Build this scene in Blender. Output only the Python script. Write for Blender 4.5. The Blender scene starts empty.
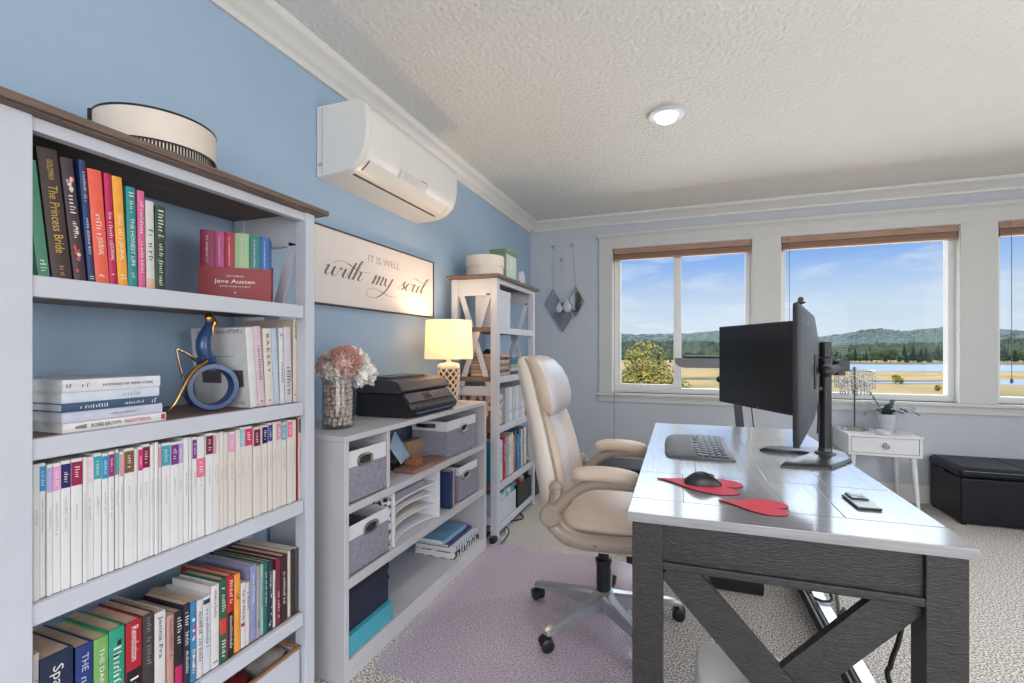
import bpy, bmesh, math, random
from mathutils import Vector, Matrix, Euler
random.seed(11)
R = math.radians
sc = bpy.context.scene
COL = sc.collection

# ---------------------------------------------------------------- camera
FPX, U0, V0, EYE, CX = 480.0, 512.0, 349.5, 1.2, 1.515
TH = math.atan(177.5 / FPX)
CO, SI = math.cos(TH), math.sin(TH)
cam = bpy.data.objects.new('camera', bpy.data.cameras.new('camera'))
COL.objects.link(cam)
cam.location = (CX, 0, EYE)
cam.rotation_euler = (R(90), 0, TH)
cam.data.sensor_width = 36
cam.data.lens = 36 * FPX / 1024
cam.data.shift_y = 8.0 / 1024
cam.data.clip_start = 0.02
cam.data.clip_end = 6000
sc.camera = cam
# ---------------------------------------------------------------- view
vs = sc.view_settings
vs.view_transform = 'Standard'
vs.look = 'None'
vs.exposure = 0.0
vs.gamma = 1.0
vs.use_curve_mapping = False


def lin(c):
    c = c / 255.0
    return c / 12.92 if c <= 0.04045 else ((c + 0.055) / 1.055) ** 2.4


def rgb(t):
    return (lin(t[0]), lin(t[1]), lin(t[2]), 1.0)


# ---------------------------------------------------------------- sky
def make_world():
    w = bpy.data.worlds.new('sky_world')
    sc.world = w
    w.use_nodes = True
    nt = w.node_tree
    n, l = nt.nodes, nt.links
    bg = n['Background']
    tc = n.new('ShaderNodeTexCoord')
    sep = n.new('ShaderNodeSeparateXYZ')
    l.new(tc.outputs['Generated'], sep.inputs[0])
    ramp = n.new('ShaderNodeValToRGB')
    e = ramp.color_ramp.elements
    e[0].position, e[0].color = 0.0, rgb((226, 236, 246))
    e[1].position, e[1].color = 0.46, rgb((226, 234, 242))
    for p, c in ((0.09, (206, 225, 247)), (0.17, (142, 184, 246)), (0.215, (146, 188, 246)), (0.27, (218, 228, 243))):
        x = e.new(p)
        x.color = rgb(c)
    l.new(sep.outputs['Z'], ramp.inputs[0])
    # clouds laid out on a flat layer overhead: direction.xy / (z + small)
    add = n.new('ShaderNodeMath'); add.operation = 'ADD'; add.inputs[1].default_value = 0.12
    l.new(sep.outputs['Z'], add.inputs[0])
    comb = n.new('ShaderNodeCombineXYZ')
    for i, ax in enumerate('XY'):
        d = n.new('ShaderNodeMath'); d.operation = 'DIVIDE'
        l.new(sep.outputs[ax], d.inputs[0]); l.new(add.outputs[0], d.inputs[1])
        l.new(d.outputs[0], comb.inputs[i])
    noi = n.new('ShaderNodeTexNoise')
    noi.inputs['Scale'].default_value = 1.15
    noi.inputs['Detail'].default_value = 7
    noi.inputs['Roughness'].default_value = 0.56
    noi.inputs['Distortion'].default_value = 0.5
    l.new(comb.outputs[0], noi.inputs['Vector'])
    cr = n.new('ShaderNodeValToRGB')
    cr.color_ramp.elements[0].position = 0.50
    cr.color_ramp.elements[1].position = 0.74
    l.new(noi.outputs[0], cr.inputs[0])
    mul = n.new('ShaderNodeMath'); mul.operation = 'MULTIPLY'; mul.inputs[1].default_value = 0.85
    l.new(cr.outputs[0], mul.inputs[0])
    mix = n.new('ShaderNodeMixRGB')
    mix.inputs[2].default_value = rgb((242, 246, 250))
    l.new(mul.outputs[0], mix.inputs[0]); l.new(ramp.outputs[0], mix.inputs[1])
    l.new(mix.outputs[0], bg.inputs[0])
    # sky belt above the view boosted so the desk top reflects white
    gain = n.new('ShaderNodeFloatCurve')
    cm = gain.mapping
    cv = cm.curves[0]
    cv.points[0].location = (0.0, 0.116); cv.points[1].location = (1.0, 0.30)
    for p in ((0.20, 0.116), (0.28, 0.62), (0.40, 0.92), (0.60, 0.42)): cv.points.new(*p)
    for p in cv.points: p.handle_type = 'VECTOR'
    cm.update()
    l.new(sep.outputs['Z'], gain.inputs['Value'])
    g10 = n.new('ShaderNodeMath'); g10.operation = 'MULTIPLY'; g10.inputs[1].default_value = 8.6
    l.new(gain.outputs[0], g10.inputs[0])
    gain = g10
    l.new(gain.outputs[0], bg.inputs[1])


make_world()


# ---------------------------------------------------------------- sun, added area lamps
def lamp(name, kind, loc, rot, energy, color=(1, 1, 1), **kw):
    d = bpy.data.lights.new(name, kind)
    d.energy = energy
    d.color = color
    for k, v in kw.items():
        setattr(d, k, v)
    o = bpy.data.objects.new(name, d)
    COL.objects.link(o)
    o.location = loc
    o.rotation_euler = rot
    return o


lamp('sun', 'SUN', (0, -8, 12), (R(48), 0, R(-38)), 1.6, (1.0, 0.955, 0.88), angle=0.012)
# added area lamp in place of light bounced up off the sunlit ground
lamp('ground_bounce_lamp', 'AREA', (2.7, 12.0, -1.6), (R(112), 0, R(180)), 1000, (1.0, 0.99, 0.975), shape='RECTANGLE', size=14.0, size_y=3.0)
# added fill lamps outside two made-up windows, to brighten the room
lamp('fill_lamp_side', 'AREA', (5.2, 0.9, 1.45), (R(90), 0, R(90)), 47, (1.0, 0.985, 0.97), shape='RECTANGLE', size=2.6, size_y=1.5)
lamp('fill_lamp_rear', 'AREA', (2.9, -2.2, 1.45), (R(90), 0, 0), 86, (1.0, 0.985, 0.975), shape='RECTANGLE', size=3.4, size_y=1.6)


# ---------------------------------------------------------------- where a pixel of the photograph lies in the room (used for measuring)
def ray(u, v):
    k = (u - U0) / FPX
    return (-SI + k * CO, CO + k * SI, (V0 - v) / FPX)


def at(u, v, **kw):
    d = ray(u, v)
    if 'x' in kw: t = (kw['x'] - CX) / d[0]
    elif 'y' in kw: t = kw['y'] / d[1]
    else: t = (kw['z'] - EYE) / d[2]
    return Vector((CX + t * d[0], t * d[1], EYE + t * d[2]))


def Yx(u, x): return at(u, V0, x=x).y
def Zv(v, x, y): return EYE + (V0 - v) / FPX * (-(x - CX) * SI + y * CO)


# ---------------------------------------------------------------- materials (all node based)
MATS = {}


def M(name, col, rough=0.5, metal=0.0, var=0.05, scale=8.0, bump=0.0, bscale=120.0, coat=0.0, spec=0.5, stretch=(1, 1, 1),
      col2=None, bdist=0.004, sheen=0.0, rvar=0.0, detail=4.0, emit=0.0, c_lo=0.35, c_hi=0.65):
    if name in MATS: return MATS[name]
    m = bpy.data.materials.new(name)
    m.use_nodes = True
    nt = m.node_tree
    n, l = nt.nodes, nt.links
    b = n['Principled BSDF']
    tc = n.new('ShaderNodeTexCoord')
    mp = n.new('ShaderNodeMapping')
    mp.inputs['Scale'].default_value = stretch
    l.new(tc.outputs['Object'], mp.inputs[0])
    noi = n.new('ShaderNodeTexNoise')
    noi.inputs['Scale'].default_value = scale
    noi.inputs['Detail'].default_value = detail
    l.new(mp.outputs[0], noi.inputs['Vector'])
    ra = n.new('ShaderNodeValToRGB')
    c = rgb(col)
    c2 = rgb(col2) if col2 else tuple(min(1, x * (1 + var)) for x in c[:3]) + (1,)
    c1 = c if col2 else tuple(x * (1 - var) for x in c[:3]) + (1,)
    ra.color_ramp.elements[0].position, ra.color_ramp.elements[0].color = c_lo, c1
    ra.color_ramp.elements[1].position, ra.color_ramp.elements[1].color = c_hi, c2
    l.new(noi.outputs[0], ra.inputs[0])
    l.new(ra.outputs[0], b.inputs['Base Color'])
    b.inputs['Roughness'].default_value = rough
    if rvar:
        mr = n.new('ShaderNodeMapRange')
        mr.inputs[3].default_value = max(0, rough - rvar); mr.inputs[4].default_value = rough + rvar
        l.new(noi.outputs[0], mr.inputs[0]); l.new(mr.outputs[0], b.inputs['Roughness'])
    b.inputs['Metallic'].default_value = metal
    b.inputs['Specular IOR Level'].default_value = spec
    if coat:
        b.inputs['Coat Weight'].default_value = coat
        b.inputs['Coat Roughness'].default_value = 0.12
    if sheen: b.inputs['Sheen Weight'].default_value = sheen
    if bump:
        n2 = n.new('ShaderNodeTexNoise')
        n2.inputs['Scale'].default_value = bscale
        n2.inputs['Detail'].default_value = 3
        l.new(mp.outputs[0], n2.inputs['Vector'])
        bu = n.new('ShaderNodeBump')
        bu.inputs['Strength'].default_value = bump
        bu.inputs['Distance'].default_value = bdist
        l.new(n2.outputs[0], bu.inputs['Height'])
        l.new(bu.outputs[0], b.inputs['Normal'])
    if emit:
        b.inputs['Emission Color'].default_value = c
        b.inputs['Emission Strength'].default_value = emit
    MATS[name] = m
    return m


def glassy(name, tint, gloss=0.08, rough=0.02, body=0.0, bodycol=(200, 200, 200)):
    """clear sheet: what lies behind shows through, with a weak mirror on top"""
    if name in MATS: return MATS[name]
    m = bpy.data.materials.new(name)
    m.use_nodes = True
    nt = m.node_tree
    n, l = nt.nodes, nt.links
    n.remove(n['Principled BSDF'])
    tr = n.new('ShaderNodeBsdfTransparent'); tr.inputs[0].default_value = rgb(tint)
    gl = n.new('ShaderNodeBsdfGlossy'); gl.inputs['Roughness'].default_value = rough
    lw = n.new('ShaderNodeLayerWeight'); lw.inputs[0].default_value = 0.5
    pw = n.new('ShaderNodeMath'); pw.operation = 'POWER'; pw.inputs[1].default_value = 4.0
    l.new(lw.outputs['Facing'], pw.inputs[0])
    mu = n.new('ShaderNodeMath'); mu.operation = 'MULTIPLY_ADD'; mu.inputs[1].default_value = min(1.0, gloss * 6); mu.inputs[2].default_value = gloss * .4
    mu.use_clamp = True
    l.new(pw.outputs[0], mu.inputs[0])
    mx = n.new('ShaderNodeMixShader')
    l.new(mu.outputs[0], mx.inputs[0]); l.new(gl.outputs[0], mx.inputs[2])
    if body:
        df = n.new('ShaderNodeBsdfDiffuse')
        noi = n.new('ShaderNodeTexNoise'); noi.inputs['Scale'].default_value = 6
        ra = n.new('ShaderNodeValToRGB')
        ra.color_ramp.elements[0].color = rgb(bodycol)
        ra.color_ramp.elements[1].color = rgb(tuple(min(255, x * 1.06) for x in bodycol))
        l.new(noi.outputs[0], ra.inputs[0]); l.new(ra.outputs[0], df.inputs[0])
        m2 = n.new('ShaderNodeMixShader'); m2.inputs[0].default_value = body
        l.new(tr.outputs[0], m2.inputs[1]); l.new(df.outputs[0], m2.inputs[2])
        l.new(m2.outputs[0], mx.inputs[1])
    else:
        l.new(tr.outputs[0], mx.inputs[1])
    l.new(mx.outputs[0], n['Material Output'].inputs[0])
    MATS[name] = m
    return m


# ---------------------------------------------------------------- mesh collector
class MB:
    def __init__(s):
        s.bm = bmesh.new()
        s.bevels = False

    def _done(s, vs, mat, M4=None):
        if M4 is not None: bmesh.ops.transform(s.bm, matrix=M4, verts=vs)
        fs = {f for v in vs for f in v.link_faces}
        for f in fs: f.material_index = mat
        return vs

    def box(s, lo, hi, bev=0.0, mat=0, M4=None, seg=2):
        lo, hi = [min(a, b) for a, b in zip(lo, hi)], [max(a, b) for a, b in zip(lo, hi)]
        r = bmesh.ops.create_cube(s.bm, size=1.0)
        vs = r['verts']
        for v in vs:
            v.co = Vector([lo[i] + (v.co[i] + 0.5) * (hi[i] - lo[i]) for i in range(3)])
        if bev > 0:
            s.bevels = True
            es = list({e for v in vs for e in v.link_edges})
            bev = min(bev, 0.45 * min(hi[i] - lo[i] for i in range(3)))
            r = bmesh.ops.bevel(s.bm, geom=es, offset=bev, segments=seg, affect='EDGES', profile=0.5)
            vs = list({v for f in r['faces'] for v in f.verts} | {v for v in vs if v.is_valid})
            # collect the whole island
            seen, st = set(vs), list(vs)
            while st:
                v = st.pop()
                for e in v.link_edges:
                    o = e.other_vert(v)
                    if o not in seen: seen.add(o); st.append(o)
            vs = list(seen)
        return s._done(vs, mat, M4)

    def bar(s, p0, p1, w, t, up=(0, 0, 1), bev=0.0, mat=0, M4=None):
        """square bar from p0 to p1; t measured along up, w across"""
        p0, p1 = Vector(p0), Vector(p1)
        z = (p1 - p0); L = z.length; z.normalize()
        x = Vector(up).cross(z)
        if x.length < 1e-5: x = Vector((1, 0, 0)).cross(z)
        x.normalize(); y = z.cross(x)
        m = Matrix((x, y, z)).transposed().to_4x4(); m.translation = p0
        if M4 is not None: m = M4 @ m
        return s.box((-w / 2, -t / 2, 0), (w / 2, t / 2, L), bev, mat, m)

    def rings(s, rings, mat=0, cap=True, closed=True, loop=False, M4=None):
        vv = [[s.bm.verts.new(Vector(p)) for p in r] for r in rings]
        n = len(vv[0])
        prs = list(zip(vv[:-1], vv[1:]))
        if loop: prs.append((vv[-1], vv[0]))
        for a, b in prs:
            for i in range(n if closed else n - 1):
                j = (i + 1) % n
                try: s.bm.faces.new((a[i], a[j], b[j], b[i])).material_index = mat
                except ValueError: pass
        if cap and closed and not loop:
            for r in (list(reversed(vv[0])), vv[-1]):
                try: s.bm.faces.new(r).material_index = mat
                except ValueError: pass
        vs = [v for r in vv for v in r]
        if M4 is not None: bmesh.ops.transform(s.bm, matrix=M4, verts=vs)
        return vs

    def tube(s, pts, r, seg=8, mat=0, loop=False, cap=True, flat=1.0, M4=None):
        pts = [Vector(p) for p in pts]
        n = len(pts)
        rs = r if isinstance(r, (list, tuple)) else [r] * n
        out, prev = [], None
        for i, p in enumerate(pts):
            if loop: d = pts[(i + 1) % n] - pts[i - 1]
            else: d = pts[min(i + 1, n - 1)] - pts[max(i - 1, 0)]
            d.normalize()
            if prev is None:
                x = Vector((0, 0, 1)).cross(d)
                if x.length < 0.1: x = Vector((1, 0, 0)).cross(d)
            else:
                x = prev - d * prev.dot(d)
            x.normalize(); prev = x
            y = d.cross(x)
            out.append([p + (x * math.cos(2 * math.pi * k / seg) + y * flat * math.sin(2 * math.pi * k / seg)) * rs[i] for k in range(seg)])
        return s.rings(out, mat, cap, True, loop, M4)

    def cyl(s, p0, p1, r0, r1=None, seg=20, mat=0, M4=None):
        return s.tube([p0, p1], [r0, r0 if r1 is None else r1], seg, mat, M4=M4)

    def lathe(s, prof, c=(0, 0, 0), seg=24, mat=0, cap=True, M4=None, sx=1.0, sy=1.0):
        c = Vector(c)
        rr = [[c + Vector((r * sx * math.cos(2 * math.pi * k / seg), r * sy * math.sin(2 * math.pi * k / seg), z)) for k in range(seg)] for r, z in prof]
        return s.rings(rr, mat, cap, True, False, M4)

    def sphere(s, c, r, u=12, v=8, mat=0, sc3=(1, 1, 1), M4=None):
        ret = bmesh.ops.create_uvsphere(s.bm, u_segments=u, v_segments=v, radius=1.0)
        vs = ret['verts']
        for w in vs:
            w.co = Vector([c[i] + w.co[i] * r * sc3[i] for i in range(3)])
        return s._done(vs, mat, M4)

    def prism(s, poly, f, d0, d1, mat=0, M4=None):
        """poly: 2D points, f(a, b, d) -> 3D"""
        a = [f(p[0], p[1], d0) for p in poly]
        b = [f(p[0], p[1], d1) for p in poly]
        return s.rings([a, b], mat, True, True, False, M4)

    def quad(s, a, b, c, d, mat=0):
        vs = [s.bm.verts.new(Vector(p)) for p in (a, b, c, d)]
        s.bm.faces.new(vs).material_index = mat
        return vs

    def add_mesh(s, me, m4, mat=0):
        k = len(s.bm.verts); kf = len(s.bm.faces)
        s.bm.from_mesh(me)
        s.bm.verts.ensure_lookup_table(); s.bm.faces.ensure_lookup_table()
        vs = s.bm.verts[k:]
        for f in s.bm.faces[kf:]: f.material_index = mat
        bmesh.ops.transform(s.bm, matrix=m4, verts=vs)
        return vs

    def mesh(s, name, mats, smooth=35):
        bmesh.ops.recalc_face_normals(s.bm, faces=s.bm.faces)
        me = bpy.data.meshes.new(name)
        s.bm.to_mesh(me)
        s.bm.free()
        for m in (mats if isinstance(mats, (list, tuple)) else [mats]): me.materials.append(m)
        if smooth:
            for p in me.polygons: p.use_smooth = True
            me.set_sharp_from_angle(angle=R(smooth))
        if s.bevels and smooth: BEVELLED.add(me.name)
        return me


BEVELLED = set()
WORLD = {}      # objects whose geometry is given in room coordinates -> their own matrix


def _new(name, data):
    o = bpy.data.objects.new(name, data)
    COL.objects.link(o)
    if data is not None and data.name in BEVELLED:      # broad faces keep their flat shading, only the rounded edges turn
        m = o.modifiers.new('flat_faces', 'WEIGHTED_NORMAL'); m.keep_sharp = True; m.weight = 80
    return o


def props(o, label=None, cat=None, group=None, kind=None):
    if label: o['label'] = label
    if cat: o['category'] = cat
    if group: o['group'] = group
    if kind: o['kind'] = kind
    return o


def thing(name, label, cat, loc=(0, 0, 0), rot=(0, 0, 0), group=None, world=False, kind=None):
    o = _new(name, None)
    o.empty_display_size = 0.05
    o.location = loc
    o.rotation_euler = rot
    props(o, label, cat, group, kind)
    if world: WORLD[o.name] = Matrix.Translation(Vector(loc))
    return o


def part(mb, name, mats, parent, label=None, smooth=35, kind=None):
    me = mb.mesh(name, mats, smooth)
    o = _new(name, me)
    o.parent = parent
    if parent.name in WORLD:
        me.transform(WORLD[parent.name].inverted())
        WORLD[o.name] = WORLD[parent.name]
    props(o, label, kind=kind)
    return o


def solo(mb, name, mats, label, cat, group=None, smooth=35, kind=None):
    me = mb.mesh(name, mats, smooth)
    xs = [v.co for v in me.vertices]
    lo = Vector([min(p[i] for p in xs) for i in range(3)]); hi = Vector([max(p[i] for p in xs) for i in range(3)])
    base = Vector(((lo.x + hi.x) / 2, (lo.y + hi.y) / 2, lo.z))
    me.transform(Matrix.Translation(-base))
    o = _new(name, me)
    o.location = base
    WORLD[o.name] = Matrix.Translation(base)
    return props(o, label, cat, group, kind)


def struct(mb, name, mats, parent=None, smooth=35, label=None):
    me = mb.mesh(name, mats, smooth)
    o = _new(name, me)
    if parent: o.parent = parent
    else: o['kind'] = 'structure'
    if label: o['label'] = label
    WORLD[o.name] = Matrix.Identity(4)
    return o


def dup(root, loc, rot=None, label=None, group=None):
    c = root.copy(); COL.objects.link(c)
    c.location = loc
    if rot is not None: c.rotation_euler = rot
    if label: c['label'] = label
    if group: c['group'] = group
    for ch in list(root.children):
        d = ch.copy(); COL.objects.link(d); d.parent = c
        for g in list(ch.children):
            e = g.copy(); COL.objects.link(e); e.parent = d
    return c


TEXTS = {}


def text_mesh(s):
    """outline lettering as a flat mesh, height of a capital = 1"""
    if s in TEXTS: return TEXTS[s]
    cu = bpy.data.curves.new('lettering', 'FONT')
    cu.body = s
    cu.align_x = 'CENTER'
    cu.align_y = 'CENTER'
    cu.size = 1.38
    cu.resolution_u = 2
    o = bpy.data.objects.new('lettering', cu)
    COL.objects.link(o)
    dg = bpy.context.evaluated_depsgraph_get()
    me = bpy.data.meshes.new_from_object(o.evaluated_get(dg))
    bpy.data.objects.remove(o)
    bpy.data.curves.remove(cu)
    TEXTS[s] = me
    return me


def put_text(mb, s, org, ax, ay, h, width=None, mat=0, shear=0.0):
    """letters centred on org; ax / ay unit vectors of reading direction and up; width squeezes the line to that length"""
    me = text_mesh(s)
    xs = [v.co.x for v in me.vertices]
    if not xs: return
    w = max(xs) - min(xs)
    kx = h if width is None else width / w
    ax, ay = Vector(ax), Vector(ay)
    az = ax.cross(ay)
    m = Matrix((ax * kx, ay * h + ax * (shear * h), az)).transposed().to_4x4()
    m.translation = Vector(org)
    mb.add_mesh(me, m, mat)


def print_marks(mb, org, ax, ay, length, h, mat=0, n=None, seed=0):
    """small print too fine to read: a row of short strokes"""
    rnd = random.Random(seed)
    ax, ay, org = Vector(ax), Vector(ay), Vector(org)
    x = -length / 2
    while x < length / 2 - h * 0.3:
        w = h * rnd.uniform(0.32, 0.62)
        if rnd.random() < 0.16: x += h * 0.5; continue
        hh = h * rnd.choice((1, 0.7, 0.7, 0.75, 1.0))
        a = org + ax * x - ay * h / 2
        mb.quad(a, a + ax * (w * 0.45), a + ax * (w * 0.45) + ay * hh, a + ay * hh, mat)
        if rnd.random() < 0.5:
            mb.quad(a + ay * (hh - h * .16), a + ax * w + ay * (hh - h * .16), a + ax * w + ay * hh, a + ay * hh, mat)
        x += w + h * 0.2


def smooth_path(pts, n=6):
    pts = [Vector(p) for p in pts]
    out = []
    for i in range(len(pts) - 1):
        p0, p1, p2, p3 = pts[max(i - 1, 0)], pts[i], pts[i + 1], pts[min(i + 2, len(pts) - 1)]
        for k in range(n):
            t = k / n
            out.append(0.5 * ((2 * p1) + (p2 - p0) * t + (2 * p0 - 5 * p1 + 4 * p2 - p3) * t * t + (3 * p1 - p0 - 3 * p2 + p3) * t ** 3))
    out.append(pts[-1])
    return out


def sring(cx, cy, z, a, b, n=2.6, seg=28):
    r = []
    for k in range(seg):
        t = 2 * math.pi * k / seg
        c, s = math.cos(t), math.sin(t)
        r.append(Vector((cx + a * math.copysign(abs(c) ** (2 / n), c), cy + b * math.copysign(abs(s) ** (2 / n), s), z)))
    return r


WHITE = M('white_paint', (196, 199, 208), 0.42, var=0.015)
TRIMW = M('trim_paint', (214, 212, 208), 0.4, var=0.012)
BLACKP = M('black_plastic', (24, 25, 28), 0.38, var=0.08)
CHROME = M('chrome', (190, 190, 192), 0.18, metal=1.0, var=0.03)
GOLD = M('gold_metal', (196, 150, 88), 0.25, metal=1.0, var=0.05)
PAPER = M('page_paper', (214, 190, 165), 0.85, var=0.06, scale=60, stretch=(1, 1, 1))
PAPERW = M('white_page_paper', (222, 218, 212), 0.8, var=0.05, scale=90)
# ================================================================ ROOM
XR, YB, YN, CZ = 5.0, 4.64, -2.0, 2.478
BLUE = M('blue_wall_paint', (158, 182, 207), 0.62, var=0.012, bump=0.12, bscale=90)
GREY = M('grey_wall_paint', (190, 195, 203), 0.62, var=0.012, bump=0.12, bscale=90)
CEIL = M('textured_ceiling', (226, 224, 220), 0.7, var=0.01, bump=1.0, bscale=46, bdist=0.010)
CARPET = M('speckled_carpet', (110, 104, 100), 0.95, col2=(240, 233, 225), scale=145, bump=0.8, bscale=150, spec=0.1, detail=3.0, c_lo=0.40, c_hi=0.60)
b = MB(); b.box((-0.2, YN - 0.2, -0.12), (XR + 0.2, YB + 0.2, 0)); struct(b, 'floor', CARPET)
b = MB(); b.box((-0.2, YN - 0.2, CZ), (XR + 0.2, YB + 0.2, CZ + 0.12)); struct(b, 'ceiling', CEIL)
b = MB(); b.box((-0.15, YN - 0.15, 0), (0, YB + 0.16, CZ)); struct(b, 'wall_left', BLUE)
W1, W2, W3 = (0.819, 2.03), (2.24, 3.459), (3.675, 4.86)
ZS, ZH = 0.79, 2.165
b = MB()
b.box((0, YB, 0), (XR, YB + 0.16, ZS)); b.box((0, YB, ZH), (XR, YB + 0.16, CZ))
for x0, x1 in ((0, W1[0]), (W1[1], W2[0]), (W2[1], W3[0]), (W3[1], XR)):
    b.box((x0, YB, ZS), (x1, YB + 0.16, ZH))
struct(b, 'wall_back', GREY)
# the two sides behind the camera, each with a made-up window for its fill lamp
b = MB()
b.box((XR, YN, 0), (XR + 0.15, YB + 0.16, 0.7)); b.box((XR, YN, 2.2), (XR + 0.15, YB + 0.16, CZ))
b.box((XR, YN, 0.7), (XR + 0.15, -0.4, 2.2)); b.box((XR, 2.2, 0.7), (XR + 0.15, YB + 0.16, 2.2))
struct(b, 'wall_right', GREY)
b = MB()
b.box((0, YN - 0.15, 0), (XR + 0.15, YN, 0.65)); b.box((0, YN - 0.15, 2.25), (XR + 0.15, YN, CZ))
b.box((0, YN - 0.15, 0.65), (1.2, YN, 2.25)); b.box((4.6, YN - 0.15, 0.65), (XR + 0.15, YN, 2.25))
struct(b, 'wall_front', GREY)

# crown moulding
def crown(z0):
    k = (CZ - z0) / 0.10
    return [(x, CZ - (2.46 - z) * k) for x, z in [(0, 2.36), (0.014, 2.36), (0.016, 2.378), (0.022, 2.386), (0.03, 2.39), (0.04, 2.405), (0.062, 2.425), (0.078, 2.433), (0.086, 2.44), (0.09, 2.46), (0, 2.46)]]


CPROF = crown(2.388)


def run_along_y(prof, x, sx, y0, y1, name):
    b = MB(); b.prism(prof, lambda p, q, d: (x + sx * p, d, q), y0, y1); return struct(b, name, TRIMW, smooth=50)


def run_along_x(prof, y, sy, x0, x1, name):
    b = MB(); b.prism(prof, lambda p, q, d: (d, y + sy * p, q), x0, x1); return struct(b, name, TRIMW, smooth=50)


run_along_y(crown(2.370), 0, 1, YN, YB - 0.03, 'trim_1')
run_along_x(CPROF, YB, -1, 0.03, XR, 'trim_2')
run_along_y(CPROF, XR, -1, YN, YB, 'trim_3')
BPROF = [(0, 0), (0.016, 0), (0.016, 0.10), (0.012, 0.112), (0.012, 0.126), (0.006, 0.137), (0, 0.137)]
run_along_y(BPROF, 0, 1, YN, YB, 'baseboard_left')
run_along_x(BPROF, YB, -1, 0.016, XR, 'baseboard_back')
run_along_y(BPROF, XR, -1, YN, YB, 'baseboard_right')

# window casing: head board with cap, flat side boards, stool and apron
b = MB()
b.box((0.70, YB - 0.022, ZH - 0.005), (XR, YB, 2.278), 0.002)
b.box((0.672, YB - 0.042, 2.276), (XR, YB, 2.308), 0.004)
b.box((0.685, YB - 0.03, 2.262), (XR, YB, 2.278), 0.003)
for x0, x1 in ((0.70, W1[0] + 0.004), (W1[1] - 0.004, W2[0] + 0.004), (W2[1] - 0.004, W3[0] + 0.004), (W3[1] - 0.004, XR)):
    b.box((x0, YB - 0.02, ZS), (x1, YB, ZH), 0.002)
b.box((0.675, YB - 0.05, ZS - 0.026), (XR, YB + 0.09, ZS), 0.005)
b.box((0.695, YB - 0.02, ZS - 0.085), (XR, YB, ZS - 0.025), 0.003)
struct(b, 'trim_4', M('casing_paint', (202, 202, 200), .4, var=.012))

VINYL = M('white_vinyl', (228, 228, 226), 0.3, var=0.01)
GLASS = glassy('window_glass', (250, 252, 252), 0.012)


def window(n, x0, x1, split=None):
    root = _new('window_%d' % n, None)
    root.location = ((x0 + x1) / 2, YB + 0.09, ZS)
    root['kind'] = 'structure'
    WORLD[root.name] = Matrix.Translation(root.location)
    ya, yb = YB + 0.06, YB + 0.14
    b = MB()
    f = 0.05
    b.box((x0, ya, ZS), (x1, yb, ZS + f), .004); b.box((x0, ya, ZH - f), (x1, yb, ZH), .004)
    b.box((x0, ya, ZS + f), (x0 + f, yb, ZH - f), .004); b.box((x1 - f, ya, ZS + f), (x1, yb, ZH - f), .004)
    # jamb lining back to the casing
    for q in ((x0, x0 + .008), (x1 - .008, x1)):
        b.box((q[0], YB - 0.01, ZS), (q[1], ya, ZH))
    b.box((x0, YB - 0.01, ZH - .008), (x1, ya, ZH))
    if split:
        b.box((split - .034, ya - .012, ZS + f), (split + .034, yb - .01, ZH - f), .004)
        b.box((x0 + f, ya + .012, ZS + f), (x0 + f + .022, yb - .02, ZH - f), .003)
        b.box((x0 + f + .022, ya + .012, ZS + f), (split - .03, yb - .02, ZS + f + .03), .003)
        b.box((split - .012, ya - .02, 1.40), (split + .012, ya - .01, 1.48), .004)
    part(b, 'window_frame', VINYL, root)
    b = MB()
    b.box((x0 + f - .005, ya + .036, ZS + f - .005), (x1 - f + .005, ya + .04, ZH - f + .005))
    part(b, 'window_pane', GLASS, root)


window(1, *W1, split=1.41)
window(2, *W2)
window(3, *W3)


def fill_window(n, lo, hi, axis):  # unseen window, added to go with a fill lamp outside it
    b = MB()
    if axis == 'x':
        y0, y1, z0, z1 = lo[1], hi[1], lo[2], hi[2]
        for q in (lo[1], (lo[1] + hi[1]) / 2 - .03, hi[1] - .06): b.box((lo[0], q, z0), (hi[0], q + .06, z1), .004)
        b.box((lo[0], y0, z0), (hi[0], y1, z0 + .06), .004); b.box((lo[0], y0, z1 - .06), (hi[0], y1, z1), .004)
    else:
        for q in (lo[0], (lo[0] + hi[0]) / 2 - .03, hi[0] - .06): b.box((q, lo[1], lo[2]), (q + .06, hi[1], hi[2]), .004)
        b.box(lo, (hi[0], hi[1], lo[2] + .06), .004); b.box((lo[0], lo[1], hi[2] - .06), hi, .004)
    struct(b, 'window_%d' % n, VINYL)


fill_window(4, (XR + .03, -0.4, 0.7), (XR + .11, 2.2, 2.2), 'x')
fill_window(5, (1.2, YN - .11, 0.65), (4.6, YN - .03, 2.25), 'y')

# ---------------------------------------------------------------- wooden blinds drawn up under the window heads
BLINDW = M('blind_wood', (176, 140, 118), 0.5, col2=(150, 116, 98), scale=3, stretch=(2, 30, 60))
CORD = M('cord_white', (120, 120, 118), 0.7)


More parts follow.
